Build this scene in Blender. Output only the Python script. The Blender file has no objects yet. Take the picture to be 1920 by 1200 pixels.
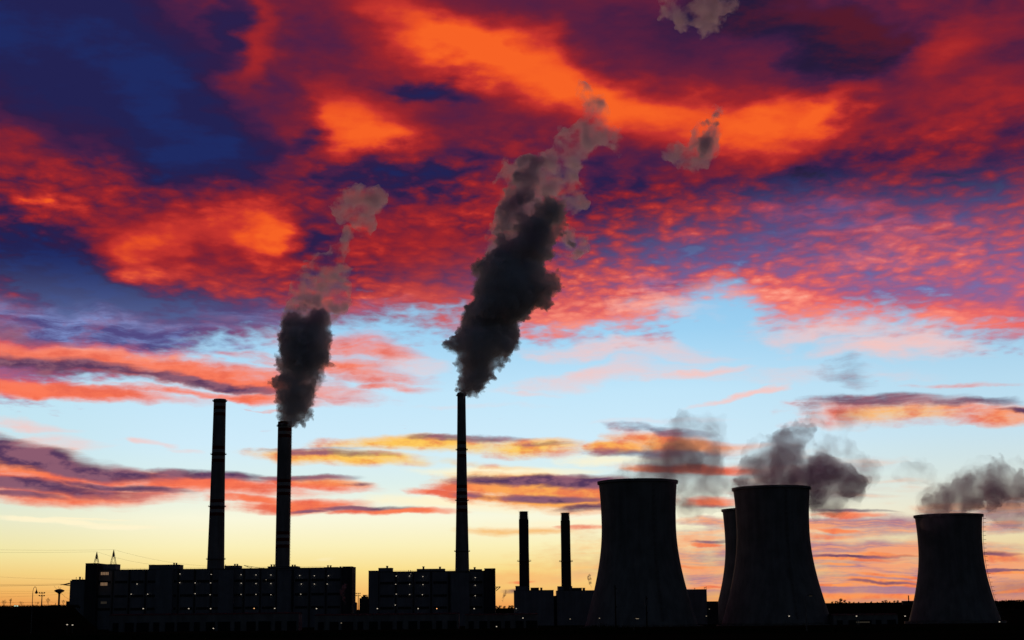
import bpy, bmesh, math, random
from mathutils import Vector, Matrix, noise as mnoise

SC = bpy.context.scene
COL = SC.collection
R = math.radians

# ------------------------------------------------------------------ camera
FPX = 2874.0                      # focal length in photo pixels (1920 wide)
PITCH = R(10.64)
ROLL = R(-0.6)
CAM_H = 18.0
cam_d = bpy.data.cameras.new('camera')
cam = bpy.data.objects.new('camera', cam_d)
COL.objects.link(cam)
cam_d.sensor_width = 36.0
cam_d.lens = FPX / 1920.0 * 36.0
cam_d.clip_start = 0.5
cam_d.clip_end = 60000.0
cam.location = (0, 0, CAM_H)
CAM_ROT = Matrix.Rotation(math.pi / 2 + PITCH, 3, 'X') @ Matrix.Rotation(ROLL, 3, 'Z')
cam.rotation_euler = CAM_ROT.to_euler()
SC.camera = cam
SC.view_settings.view_transform = 'Standard'
SC.view_settings.look = 'None'
SC.view_settings.exposure = 0.0
SC.view_settings.gamma = 1.0
SC.cycles.volume_bounces = 7
SC.cycles.max_bounces = 8
SC.cycles.diffuse_bounces = 2
SC.cycles.transparent_max_bounces = 24
SC.cycles.volume_step_rate = 1.0
SC.cycles.volume_max_steps = 256


def direction(px, py):
    return CAM_ROT @ Vector((px - 960.0, 600.0 - py, -FPX))


def at(px, py, Y):
    """the point Y metres ahead seen at that place of the view"""
    d = direction(px, py)
    return Vector((d.x / d.y * Y, Y, CAM_H + d.z / d.y * Y))


# sky chart: azimuth and elevation, 50.16 units to the degree
KD = 50.16


def chart(px, py):
    d = direction(px, py)
    return (math.degrees(math.atan2(d.x, d.y)) * KD + 960.0,
            1140.0 - math.degrees(math.asin(d.z / d.length)) * KD)


def lin(r, g, b):
    def f(c):
        c /= 255.0
        return c / 12.92 if c <= 0.04045 else ((c + 0.055) / 1.055) ** 2.4
    return (f(r), f(g), f(b), 1.0)


class NT:
    """small writer for node trees"""

    def __init__(self, tree):
        self.t = tree

    def node(self, kind, **kw):
        n = self.t.nodes.new(kind)
        for k, v in kw.items():
            setattr(n, k, v)
        return n

    def put(self, sock, v):
        if v is None:
            return
        if isinstance(v, bpy.types.NodeSocket):
            self.t.links.new(v, sock)
        else:
            sock.default_value = v

    def m(self, op, a, b=None, c=None, clamp=False):
        n = self.node('ShaderNodeMath', operation=op, use_clamp=clamp)
        for s, v in zip(n.inputs, (a, b, c)):
            self.put(s, v)
        return n.outputs[0]

    def vm(self, op, a, b=None, out=0):
        n = self.node('ShaderNodeVectorMath', operation=op)
        self.put(n.inputs[0], a)
        self.put(n.inputs[1], b)
        return n.outputs[out]

    def mr(self, v, a, b, c=0.0, d=1.0, smooth=True):
        n = self.node('ShaderNodeMapRange')
        n.interpolation_type = 'SMOOTHSTEP' if smooth else 'LINEAR'
        for s, x in zip(n.inputs, (v, a, b, c, d)):
            self.put(s, x)
        return n.outputs[0]

    def mix(self, f, a, b):
        n = self.node('ShaderNodeMix', data_type='RGBA')
        self.put(n.inputs[0], f)
        self.put(n.inputs[6], a)
        self.put(n.inputs[7], b)
        return n.outputs[2]

    def mapping(self, v, loc=(0, 0, 0), rot=0.0, scale=(1, 1, 1), kind='POINT'):
        n = self.node('ShaderNodeMapping', vector_type=kind)
        self.put(n.inputs[0], v)
        n.inputs[1].default_value = loc
        n.inputs[2].default_value = (0, 0, rot)
        n.inputs[3].default_value = scale
        return n.outputs[0]

    def noise(self, v, scale, detail=3, rough=0.5, dim='2D', dist=0.0, w=0.0):
        n = self.node('ShaderNodeTexNoise', noise_dimensions=dim)
        self.put(n.inputs['Vector'], v)
        n.inputs['Scale'].default_value = scale
        n.inputs['Detail'].default_value = detail
        n.inputs['Roughness'].default_value = rough
        n.inputs['Distortion'].default_value = dist
        if 'W' in n.inputs and dim in ('4D', '1D'):
            n.inputs['W'].default_value = w
        return n

    def ramp(self, f, stops, interp='LINEAR'):
        n = self.node('ShaderNodeValToRGB')
        cr = n.color_ramp
        cr.interpolation = interp
        while len(cr.elements) > 1:
            cr.elements.remove(cr.elements[-1])
        cr.elements[0].position = stops[0][0]
        cr.elements[0].color = stops[0][1]
        for p, c in stops[1:]:
            e = cr.elements.new(p)
            e.color = c
        self.put(n.inputs[0], f)
        return n.outputs[0]

    def xyz(self, v):
        n = self.node('ShaderNodeSeparateXYZ')
        self.put(n.inputs[0], v)
        return n.outputs

    def comb(self, x, y, z=0.0):
        n = self.node('ShaderNodeCombineXYZ')
        for s, v in zip(n.inputs, (x, y, z)):
            self.put(s, v)
        return n.outputs[0]

    rots = None
    last = None

    def turned(self, S, rot):
        """the chart turned by the nearest of a few shared angles"""
        self.rots = self.rots or {}
        q = min((-30, -16, -6, 0, 3, 6, 10, 16, 22, 34), key=lambda k: abs(k - rot))
        if (S, q) not in self.rots:
            c, s_ = math.cos(R(q)), math.sin(R(q))
            x = self.vm('DOT_PRODUCT', S, (c, s_, 0), out=1)
            y = self.vm('DOT_PRODUCT', S, (-s_, c, 0), out=1)
            self.rots[(S, q)] = self.comb(x, y)
        return self.rots[(S, q)], q

    def r2(self, S, px, py, rx, ry, rot=0.0, wait=None):
        cx, cy = chart(px, py)
        T, q = self.turned(S, rot)
        c, s_ = math.cos(R(q)), math.sin(R(q))
        ux, uy = c * cx + s_ * cy, -s_ * cx + c * cy
        n = self.node('ShaderNodeVectorMath', operation='MULTIPLY_ADD')
        self.put(n.inputs[0], T)
        n.inputs[1].default_value = (1 / rx, 1 / ry, 0)
        n.inputs[2].default_value = (-ux / rx, -uy / ry, 0)
        if wait is not None:      # each handful of shapes waits for the one before it
            self.put(n.inputs[2], self.comb(self.m('MULTIPLY_ADD', wait, 1e-6, -ux / rx), -uy / ry))
        return self.vm('DOT_PRODUCT', n.outputs[0], n.outputs[0], out=1)

    def blob(self, S, px, py, rx, ry, rot=0.0, amp=1.0, wait=None):
        x = self.m('MULTIPLY_ADD', self.r2(S, px, py, rx, ry, rot, wait), -1.0, 1.0, clamp=True)
        return self.m('MULTIPLY', self.m('MULTIPLY', x, x), amp)

    def fold(self, op, S, blobs):
        acc = None
        for i, b in enumerate(blobs):
            amp = b[5] if len(b) > 5 else 1.0
            r2 = self.r2(S, *b[:5], wait=self.last if i % 3 == 0 else None)
            if op == 'ADD':
                x = self.m('MULTIPLY_ADD', r2, -1.0, 1.0, clamp=True)
                x = self.m('MULTIPLY', x, x)
                acc = self.m('MULTIPLY_ADD', x, amp, 0.0 if acc is None else acc)
            else:
                x = self.m('MULTIPLY_ADD', r2, -amp, amp)
                acc = self.m('MAXIMUM', x, 0.0 if acc is None else acc)
            self.last = acc
        return acc


# ------------------------------------------------------------------ sky
SUN_ELEV, SUN_AZ = R(0.8), R(-3.5)       # sunset just left of the middle
world = bpy.data.worlds.new('World')
SC.world = world
world.use_nodes = True
wt = world.node_tree
wt.nodes.clear()
W = NT(wt)

POS = [(1000, 130, 420, 110, 22, .17), (1400, 212, 230, 60, 6, .25), (900, 110, 200, 50, 20, .12), (560, 480, 400, 40, 4, .1), (1100, 620, 260, 40, 0, .2), (1800, 610, 260, 40, 4, .15),   # px, py, rx, ry, rot, amount
    (800, 75, 230, 100, 22, .34), (1000, 135, 280, 95, 22, .42), (1240, 215, 260, 85, 14, .46),
    (1450, 250, 190, 75, -10, .42), (1560, 205, 120, 38, -32, .28), (780, 20, 160, 80, 10, .16),
    (660, 235, 180, 95, -6, .48), (690, 265, 120, 50, -6, .25), (600, 180, 110, 130, 20, .10),
    (270, 460, 180, 90, -18, .42), (200, 500, 90, 50, 10, .2), (460, 415, 210, 95, 18, .46), (520, 455, 110, 60, 10, .22),
    (60, 385, 170, 40, 8, .30), (30, 300, 150, 60, 25, .12), (480, 60, 70, 130, -20, .2),
    (460, 150, 90, 120, 40, .16), (1750, 90, 280, 60, -20, .18), (1850, 190, 180, 60, -18, .14),
    (1560, 590, 500, 55, 6, .26), (1350, 540, 300, 50, 5, .22), (1000, 590, 500, 50, 3, .24), (1720, 440, 300, 90, 10, .12),
    (820, 430, 260, 110, 8, .18), (730, 560, 160, 50, 4, .16), (420, 530, 260, 45, 4, .14), (1180, 560, 200, 50, 10, .15),
    (60, 545, 120, 30, 6, .12), (120, 665, 420, 45, 6, .40), (420, 690, 420, 45, 6, .40), (600, 650, 220, 50, 4, .25),
    (120, 735, 300, 26, 3, .3),
]
NEG = [
    (190, 120, 460, 230, 22, .52), (340, 250, 220, 150, 34, .42), (40, 60, 300, 200, 0, .2), (60, 480, 280, 100, 22, .5), (180, 560, 300, 60, 8, .2),
    (250, 560, 420, 55, 8, .30), (830, 172, 120, 34, 8, .38), (760, 330, 230, 70, 4, .30), (560, 200, 60, 110, 10, .16),
    (1590, 95, 170, 95, 12, .42), (1440, 25, 190, 60, 5, .26), (1260, 60, 300, 90, 6, .12), (1640, 40, 130, 60, 0, .2),
    (610, 450, 80, 50, 0, .36), (560, 270, 60, 24, 10, .3), (1480, 340, 300, 50, -6, .22), (1150, 330, 200, 70, 0, .14),
    (1550, 410, 260, 60, -10, .12), (1860, 340, 200, 80, 0, .10), (430, 30, 60, 100, 0, .25), (1240, 480, 200, 60, 10, .12),
]
SLATE = [(1560, 440, 260, 90, 10, .32), (1350, 470, 200, 60, 12, .22), (1800, 420, 160, 60, 10, .3), (60, 605, 420, 40, 5, .8), (330, 630, 360, 40, 6, .85), (520, 600, 200, 40, 5, .5),
         (1280, 545, 170, 34, 8, .55), (1600, 400, 180, 50, 20, .15), (700, 590, 110, 26, 0, .4), (1500, 370, 260, 60, 0, .12)]
VEIL = [(1180, 660, 300, 30, 3, .6), (1440, 700, 260, 30, 0, .45), (1700, 655, 260, 36, 4, .7), (760, 680, 130, 26, 6, .6), (900, 760, 200, 10, 0, .35), (1250, 790, 240, 10, 0, .4), (1150, 705, 260, 28, -6, .62), (1060, 665, 130, 18, 3, .5), (1380, 740, 120, 12, -16, .8), (1560, 620, 260, 34, 2, .62),
        (1300, 700, 160, 16, -8, .7), (1000, 735, 120, 10, 0, .5), (1700, 700, 160, 14, 4, .4), (60, 800, 120, 16, 8, .7),
        (110, 830, 160, 20, 4, .6), (300, 832, 60, 9, 6, .6), (350, 845, 60, 8, 2, .5), (1240, 580, 160, 26, 5, .6)]
CREAM = [(100, 978, 180, 8, 4, .8), (220, 988, 90, 7, 0, .8), (150, 972, 110, 3, 0, .6), (350, 994, 40, 3, 0, .6), (605, 1048, 60, 6, 0, .4), (880, 945, 240, 20, 2, .7), (950, 880, 200, 16, 0, .8), (1050, 985, 200, 14, 0, .6), (1150, 860, 140, 14, 0, .6)]
LOWVEIL = [(1600, 985, 420, 22, 0, 1), (1650, 1030, 420, 20, 0, 1), (1700, 1065, 420, 22, 0, 1), (1650, 1105, 420, 26, 0, 1.1), (1330, 1090, 120, 50, 0, .9), (1340, 980, 130, 12, 0, .9), (1880, 985, 120, 20, 0, .9), (1000, 1080, 260, 20, 0, .8), (1450, 1050, 600, 60, 0, .9), (1750, 1085, 420, 60, 0, 1), (1300, 1010, 300, 30, 0, .7), (1050, 1060, 260, 40, 0, .6),
           (980, 998, 160, 12, 0, .8), (1640, 1000, 300, 26, -4, .8), (1850, 960, 200, 36, -6, .8), (1600, 930, 120, 12, 0, .5),
           (1500, 900, 260, 70, 0, .45)]
WARM = [(1580, 1062, 60, 4, 0), (1640, 1088, 90, 4, 0), (1560, 1100, 60, 4, 0), (1900, 1105, 60, 4, 0), (1560, 1010, 80, 5, 3, .7), (1680, 1040, 60, 4, 2), (1310, 1060, 70, 4, 0, .7), (1330, 1100, 60, 4, 0, .9), (1120, 990, 90, 6, 0, .6), 
    (330, 700, 460, 34, 7), (620, 690, 230, 30, 6, .72), (80, 735, 330, 20, 2), (400, 742, 260, 14, 2),
    (640, 655, 190, 40, 6, .68), (710, 725, 120, 12, 4, .7), (1650, 770, 240, 36, 3, .82), (1850, 780, 140, 26, 2, .8), (1560, 790, 120, 22, 0, .6),
    (640, 857, 200, 20, 2), (780, 833, 210, 22, 1), (1000, 838, 150, 22, 0), (900, 868, 150, 9, 2, .6), (1290, 830, 160, 26, 6), (1180, 835, 120, 16, -2), (1290, 880, 200, 14, 3),
    (60, 880, 260, 62, 9), (110, 925, 260, 30, 0), (330, 905, 330, 26, 3), (590, 908, 170, 18, 3), (560, 948, 200, 20, 1), (760, 962, 150, 9, 1), (430, 935, 130, 12, 3),
    (1010, 908, 220, 32, 2, 1.2), (1060, 936, 210, 34, 3, 1.2), (930, 930, 160, 12, 6), (1340, 940, 90, 14, 0), (1590, 968, 90, 9, 2), (1580, 1000, 50, 5, 2),
    (1330, 1018, 80, 5, 0), (1600, 1050, 130, 5, 0), (1680, 1078, 80, 4, 0), (1880, 1040, 110, 14, 2), (1900, 1072, 90, 4, 2),
    (1600, 1118, 260, 8, 0), (1680, 1095, 120, 4, 0), (950, 1088, 40, 4, 0, .8), (1500, 1030, 60, 4, 0), (520, 770, 90, 3.4, 2, .6),
    (1840, 720, 130, 8, 4, .5)]
GOLD = [(820, 850, 480, 70, 0, 1), (1020, 930, 200, 60, 0, .55), (1680, 775, 130, 20, 0, .6)]
MAUVE = [
    (60, 680, 330, 24, 6), (300, 712, 280, 13, 7), (520, 738, 90, 5, 8, .7), (60, 625, 240, 12, 5, .5),
    (1640, 748, 200, 18, 2, .82), (1800, 756, 150, 11, 3, .75), (1560, 752, 90, 26, 0, .5), (1600, 700, 100, 26, 14, .5), (1500, 762, 50, 20, -10, .6), (1900, 772, 90, 9, 3),
    (640, 850, 120, 9, 2, .8), (600, 842, 150, 6, 1, .6), (860, 822, 150, 9, 1, .8), (1030, 832, 90, 7, 0, .6), (1280, 808, 150, 9, 5, .8), (1250, 850, 170, 12, 2, .8),
    (40, 850, 280, 32, 10, 1.2), (190, 884, 130, 20, 6, 1.1), (60, 908, 230, 18, 6, 1.1), (30, 925, 130, 10, 4), (200, 912, 140, 10, 6), (280, 893, 90, 10, 0, .8),
    (380, 890, 170, 13, 2), (540, 895, 170, 8, 1, .8), (660, 908, 60, 6, 0, .8), (700, 955, 130, 7, 1, .9), (590, 960, 80, 4, 0, .7),
    (1000, 895, 180, 14, 1, 1.2), (1090, 902, 120, 18, 2, 1.2), (1010, 933, 120, 11, 2, 1.1), (1080, 952, 90, 10, 0, 1.1), (1350, 950, 90, 7, 0, .6),
    (1590, 960, 110, 5, 2, .8), (1350, 1013, 90, 3.5, 0, .9), (1620, 1045, 130, 4, 1, .9), (1880, 1034, 90, 6, 2, .9), (1870, 1068, 110, 4, 0, .9),
    (1650, 1092, 70, 4, 0, .8), (1860, 1100, 200, 20, 0, .5), (1470, 1108, 120, 8, 0, .6), (945, 1105, 60, 8, 0, .8)]


def inside(blobs, v0, v1):
    """the shapes that can reach the elevation band v0..v1"""
    r = []
    for b in blobs:
        cy = chart(b[0], b[1])[1]
        reach = math.hypot(b[3], b[2] * math.sin(R(b[4]))) + (90 if cy < 640 else 45)
        if cy + reach > v0 and cy - reach < v1:
            r.append(b)
    return r


def sky_band(v0, v1):
    g = bpy.data.node_groups.new('sky_band', 'ShaderNodeTree')
    g.interface.new_socket('Color', in_out='OUTPUT', socket_type='NodeSocketColor')
    W = NT(g)
    tc = W.node('ShaderNodeTexCoord')
    D = tc.outputs['Generated']
    dx, dy, dz = W.xyz(D)
    U = W.m('MULTIPLY_ADD', W.m('ARCTAN2', dx, dy), math.degrees(KD), 960.0)
    V = W.m('MULTIPLY_ADD', W.m('ARCSINE', dz), -math.degrees(KD), 1140.0)
    S = W.comb(U, V)
    # a stretched turbulence bends everything (clouds are drawn out sideways low down)
    nz_a = W.noise(W.mapping(S, scale=(1 / 260., 1 / 110., 1)), 1.0, 3, 0.55)
    nz_b = W.noise(W.mapping(S, (3.1, 7.7, 0), 0.0, (1 / 80., 1 / 36., 1)), 1.0, 4, 0.6)
    ca, cb = W.xyz(nz_a.outputs['Color']), W.xyz(nz_b.outputs['Color'])
    wx = W.m('ADD', W.m('MULTIPLY_ADD', ca[0], 220, -110), W.m('MULTIPLY_ADD', cb[0], 60, -30))
    wy = W.m('ADD', W.m('MULTIPLY', W.m('SUBTRACT', ca[1], 0.5), W.mr(V, 900, 500, 26, 100)),
             W.m('MULTIPLY', W.m('SUBTRACT', cb[1], 0.5), W.mr(V, 900, 500, 11, 34)))
    S2 = W.comb(W.m('MULTIPLY_ADD', wx, 0.35, U), W.m('MULTIPLY_ADD', wy, 0.6, V))
    SW = W.comb(W.m('ADD', U, wx), W.m('ADD', V, wy))
    fine = nz_b.outputs[0]
    streaky = W.noise(W.mapping(S2, (0, 0, 0), R(-3), (1 / 240., 1 / 22., 1)), 1.0, 6, 0.62).outputs[0]

    vt = W.mr(V, 1140, 500, 0, 1, smooth=False)
    clear = W.ramp(vt, [(0.0, lin(240, 158, 84)), (0.045, lin(247, 190, 108)), (0.11, lin(250, 222, 140)),
                        (0.18, lin(251, 240, 186)), (0.26, lin(250, 248, 220)), (0.36, lin(222, 240, 236)),
                        (0.47, lin(208, 236, 250)), (0.62, lin(194, 230, 250)), (0.8, lin(158, 210, 243)),
                        (1.0, lin(135, 190, 232))])
    right = W.mr(U, 1150, 1900)
    clear = W.mix(W.m('MULTIPLY', right, 0.45), clear, W.ramp(vt, [
        (0.0, lin(232, 128, 96)), (0.08, lin(226, 160, 128)), (0.2, lin(214, 190, 160)), (0.36, lin(205, 212, 208)),
        (0.5, lin(180, 212, 226)), (1.0, lin(120, 180, 225))]))
    left = W.mr(U, 420, 0)
    clear = W.mix(W.m('MULTIPLY', left, 0.6), clear, W.ramp(vt, [
        (0.0, lin(216, 112, 50)), (0.06, lin(238, 170, 84)), (0.16, lin(238, 222, 150)), (0.36, lin(200, 226, 222)),
        (0.6, lin(188, 226, 240)), (1.0, lin(135, 190, 232))]))
    col = clear

    if v0 < 800:
        # cloud-plane coordinates: the same lumps shrink towards the horizon
        inv = W.m('DIVIDE', 1.0, W.m('ADD', W.m('MAXIMUM', dz, 0.0), 0.10))
        P = W.comb(W.m('MULTIPLY', dx, inv), W.m('MULTIPLY', dy, inv))
        lump = W.noise(W.mapping(P, (1.3, 0.4, 0), R(12), (1.0, 0.72, 1)), 21.0, 4, 0.52).outputs[0]
        vo = W.node('ShaderNodeTexVoronoi', voronoi_dimensions='2D', feature='SMOOTH_F1')
        W.put(vo.inputs['Vector'], W.vm('ADD', W.mapping(P, (0.3, 0.1, 0), R(10), (0.95, 0.8, 1)), W.vm('SCALE', nz_b.outputs['Color'])))
        vo.inputs['Vector'].links[0].from_node.inputs[1].links[0].from_node.inputs['Scale'].default_value = 0.07
        vo.inputs['Scale'].default_value = 27.0
        vo.inputs['Smoothness'].default_value = 0.35
        lump = W.m('ADD', W.m('MULTIPLY', lump, 0.66), W.m('MULTIPLY', W.m('SUBTRACT', 1.0, vo.outputs['Distance']), 0.34))
        lump2 = W.noise(W.mapping(P, (5.3, 2.4, 0), R(-14), (0.8, 0.9, 1)), 5.0, 6, 0.6).outputs[0]
        heat = W.fold('ADD', SW, inside(POS + [n[:5] + (-n[5],) for n in NEG], v0, v1))
        calm = W.fold('ADD', S, inside([(1150, 120, 700, 190, 10, 1), (360, 450, 400, 130, 0, 1.1), (660, 235, 220, 110, 0, .5), (200, 100, 500, 260, 20, 1)], v0, v1) or [(0, 0, 1, 1, 0, 0)])
        rip = W.m('MAXIMUM', W.mr(ca[2], 0.36, 0.62, 0.45, 1.1), W.m('MULTIPLY', W.mr(U, 750, 1050), W.mr(V, 300, 380)))
        lumpy = W.m('MAXIMUM', W.m('SUBTRACT', W.m('MULTIPLY', W.m('MULTIPLY', W.mr(V, 200, 400, 0.22, 1.0), W.mr(V, 520, 640, 1.0, 0.35)), W.mr(U, 1250, 1700, 1.0, 0.85)), W.m('MULTIPLY', calm, 0.7)), 0.10)
        lumpy = W.m('MULTIPLY', lumpy, rip)
        heat = W.m('ADD', W.m('ADD', heat, 0.385), W.m('MULTIPLY', W.m('SUBTRACT', lump, 0.5), lumpy))
        heat = W.m('ADD', heat, W.m('MULTIPLY', W.m('SUBTRACT', lump2, 0.5), W.m('MULTIPLY_ADD', calm, -0.28, W.mr(V, 200, 420, 0.44, 0.52))))
        dark_pal = W.ramp(heat, [(0.0, lin(34, 34, 82)), (0.16, lin(46, 30, 72)), (0.28, lin(74, 32, 70)), (0.38, lin(104, 32, 58)), (0.48, lin(132, 34, 50)),
                                 (0.6, lin(160, 38, 44)), (0.76, lin(200, 54, 46)), (0.9, lin(236, 82, 38)), (1.0, lin(247, 98, 38))])
        night = W.mr(W.m('ADD', heat, W.m('MULTIPLY', W.m('SUBTRACT', lump2, 0.5), 1.2)), 0.0, -0.32)
        dark_pal = W.mix(night, dark_pal, W.mix(W.mr(U, 600, 1200), lin(30, 42, 98), lin(34, 22, 44)))
        light_pal = W.ramp(heat, [(0.0, lin(120, 140, 200)), (0.2, lin(122, 110, 168)), (0.36, lin(148, 98, 146)), (0.5, lin(192, 96, 122)),
                                  (0.64, lin(234, 106, 104)), (0.8, lin(252, 140, 122)), (1.0, lin(255, 184, 162))])
        maroon = W.m('MULTIPLY', W.m('MULTIPLY', W.mr(U, 900, 1300), W.mr(heat, 0.42, 0.08)), W.mr(V, 340, 220))
        dark_pal = W.mix(maroon, dark_pal, W.mix(W.mr(lump2, 0.4, 0.62), lin(38, 26, 56), lin(84, 26, 44)))
        # the deck pales towards its lower edge, sooner on the right
        pale = W.mr(W.m('ADD', V, W.mr(U, 500, 1500, -130, 30)), 355, 640)
        deck = W.mix(pale, dark_pal, light_pal)
        sl = inside(SLATE, v0, v1)
        if sl:
            slate = W.fold('ADD', SW, sl)
            slate = W.m('MULTIPLY', slate, W.mr(fine, 0.3, 0.6, 0.5, 1.0), clamp=True)
            deck = W.mix(slate, deck, W.mix(W.mr(W.m('ADD', streaky, lump2), 0.8, 1.25), lin(82, 74, 130), W.mix(W.mr(V, 420, 580), lin(104, 100, 164), lin(128, 148, 206))))
        if v1 > 480:
            edge = W.m('ADD', W.mr(U, 0, 700, 755, 600, smooth=True), W.fold('ADD', S, [
                (1050, 640, 420, 300, 0, 25), (1560, 640, 260, 300, 0, 18), (1900, 640, 320, 300, 0, 70), (1350, 560, 120, 200, 0, -50)]))
            dist = W.m('SUBTRACT', edge, V)
            cover = W.m('ADD', W.mr(dist, -70, 150, -0.25, 2.3, smooth=False),
                        W.m('MULTIPLY', W.m('SUBTRACT', W.m('ADD', W.m('MULTIPLY', lump2, 0.6), W.m('MULTIPLY', lump, 0.4)), 0.5), 2.4))
            cover = W.mr(cover, 0.15, 1.0)
            col = W.mix(cover, clear, deck)
        else:
            col = deck

    tex = W.m('ADD', W.m('MULTIPLY', streaky, 0.55), W.m('MULTIPLY', fine, 0.45))

    def layer(col, blobs, colour, ragged=0.8, lo=0.28, hi_=0.75):
        bl = inside(blobs, v0, v1)
        if not bl:
            return col
        msk = W.fold('MAXIMUM', SW, bl)
        f = W.m('MULTIPLY_ADD', W.m('SUBTRACT', tex, 0.5), ragged, msk)
        f = W.m('MULTIPLY', W.mr(f, lo, hi_), W.mr(msk, 0.0, 0.12))
        return W.mix(f, col, colour)

    # peach veils in the blue gap
    col = layer(col, VEIL, lin(253, 196, 186), lo=0.2, hi_=0.95)
    # thin cirrus veil, low on the right and middle
    if inside(LOWVEIL, v0, v1):
        vcol = W.mix(W.mr(streaky, 0.42, 0.6), lin(172, 124, 142), lin(244, 162, 118))
        vcol = W.mix(W.mr(U, 1300, 950), vcol, lin(248, 190, 116))
        col = layer(col, LOWVEIL, vcol, ragged=1.8, lo=0.12, hi_=1.1)
    col = layer(col, CREAM, lin(255, 244, 206), lo=0.1, hi_=0.8)
    if inside(WARM, v0, v1):
        wcol = W.ramp(W.mr(V, 1140, 600, 0, 1, smooth=False), [
            (0.0, lin(255, 150, 80)), (0.12, lin(252, 160, 96)), (0.30, lin(250, 128, 84)), (0.44, lin(250, 118, 84)),
            (0.52, lin(253, 158, 92)), (0.60, lin(253, 150, 92)), (0.70, lin(252, 120, 86)), (0.84, lin(250, 128, 98)), (1.0, lin(244, 112, 104))])
        gl = inside(GOLD, v0, v1)
        if gl:
            wcol = W.mix(W.fold('MAXIMUM', S, gl), wcol, lin(255, 206, 92))
        wcol = W.mix(W.m('MULTIPLY', W.mr(fine, 0.42, 0.7), 0.7), wcol, lin(226, 96, 78))
        col = layer(col, WARM, wcol, ragged=1.5, lo=0.06, hi_=0.98)
    mcol = W.mix(W.mr(fine, 0.4, 0.62), lin(84, 56, 92), lin(140, 92, 112))
    col = layer(col, MAUVE, mcol, ragged=1.5, lo=0.10, hi_=1.05)
    go = W.node('NodeGroupOutput')
    W.put(go.inputs[0], col)
    return g


out = W.node('ShaderNodeOutputWorld')
D = W.node('ShaderNodeTexCoord').outputs['Generated']
dx, dy, dz = W.xyz(D)
az = W.m('ARCTAN2', dx, dy)
el = W.m('ARCSINE', dz)
V = W.m('MULTIPLY_ADD', el, -math.degrees(KD), 1140.0)
EDGES = [-4000, 150, 290, 420, 540, 660, 760, 850, 950, 1050, 4000]
front = W.m('MULTIPLY', W.mr(W.m('ABSOLUTE', az), R(75), R(30)), W.mr(el, R(60), R(26)))

# beyond the sunset the vault is dusk, dark blue to the east
sky_tex = W.node('ShaderNodeTexSky', sky_type='NISHITA')
sky_tex.sun_disc = False
sky_tex.sun_elevation = SUN_ELEV
sky_tex.sun_rotation = SUN_AZ
dusk = W.node('ShaderNodeBackground')
W.put(dusk.inputs[0], W.vm('MULTIPLY', sky_tex.outputs[0], (0.62, 0.78, 1.3)))
dusk.inputs[1].default_value = 0.037


def background(k):
    n = W.node('ShaderNodeGroup')
    n.node_tree = sky_band(EDGES[k], EDGES[k + 1])
    bg = W.node('ShaderNodeBackground')
    W.put(bg.inputs[0], n.outputs[0])
    return bg


def tree_of(a, b):
    if b - a == 1:
        return background(a)
    mid = (a + b) // 2
    mx = W.node('ShaderNodeMixShader')
    W.put(mx.inputs[0], W.m('GREATER_THAN', V, EDGES[mid]))
    W.put(mx.inputs[1], tree_of(a, mid).outputs[0])
    W.put(mx.inputs[2], tree_of(mid, b).outputs[0])
    return mx


mx = W.node('ShaderNodeMixShader')
W.put(mx.inputs[0], front)
W.put(mx.inputs[1], dusk.outputs[0])
W.put(mx.inputs[2], tree_of(0, len(EDGES) - 1).outputs[0])
W.put(out.inputs[0], mx.outputs[0])
world.cycles.sampling_method = 'MANUAL'
world.cycles.sample_map_resolution = 256

sun_d = bpy.data.lights.new('sun', 'SUN')
sun_d.energy = 0.25
sun_d.angle = R(0.5)
sun_d.color = (1.0, 0.55, 0.3)
sun = bpy.data.objects.new('sun', sun_d)
COL.objects.link(sun)
sdir = Vector((math.sin(SUN_AZ) * math.cos(SUN_ELEV), math.cos(SUN_AZ) * math.cos(SUN_ELEV), math.sin(SUN_ELEV)))
sun.rotation_euler = sdir.to_track_quat('Z', 'Y').to_euler()
sun.location = (0, 0, 300)

# ------------------------------------------------------------------ materials
def mat_surface(name, base, rough=0.85, var=0.25, scale=0.15, dark=None, metal=0.0, spec=0.02):
    m = bpy.data.materials.new(name)
    m.use_nodes = True
    t = m.node_tree
    t.nodes.clear()
    N = NT(t)
    o = N.node('ShaderNodeOutputMaterial')
    p = N.node('ShaderNodeBsdfPrincipled')
    co = N.node('ShaderNodeTexCoord').outputs['Object']
    n1 = N.noise(co, scale, 5, 0.6, dim='3D').outputs[0]
    n2 = N.noise(N.mapping(co, scale=(1, 1, 0.08)), scale * 3, 3, 0.6, dim='3D').outputs[0]
    f = N.mr(N.m('ADD', N.m('MULTIPLY', n1, 0.5), N.m('MULTIPLY', n2, 0.5)), 0.36, 0.66)
    d = dark or tuple(c * (1 - var * 2) for c in base)
    N.put(p.inputs['Base Color'], N.mix(f, (*d, 1), (*base, 1)))
    p.inputs['Roughness'].default_value = rough
    p.inputs['Metallic'].default_value = metal
    p.inputs['Specular IOR Level'].default_value = spec
    t.links.new(p.outputs[0], o.inputs[0])
    return m


def mat_glow(name, colour, strength):
    m = bpy.data.materials.new(name)
    m.use_nodes = True
    t = m.node_tree
    t.nodes.clear()
    N = NT(t)
    o = N.node('ShaderNodeOutputMaterial')
    e = N.node('ShaderNodeEmission')
    e.inputs[0].default_value = (*colour, 1)
    e.inputs[1].default_value = strength
    t.links.new(e.outputs[0], o.inputs[0])
    m.cycles.emission_sampling = 'NONE'
    return m


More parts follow.
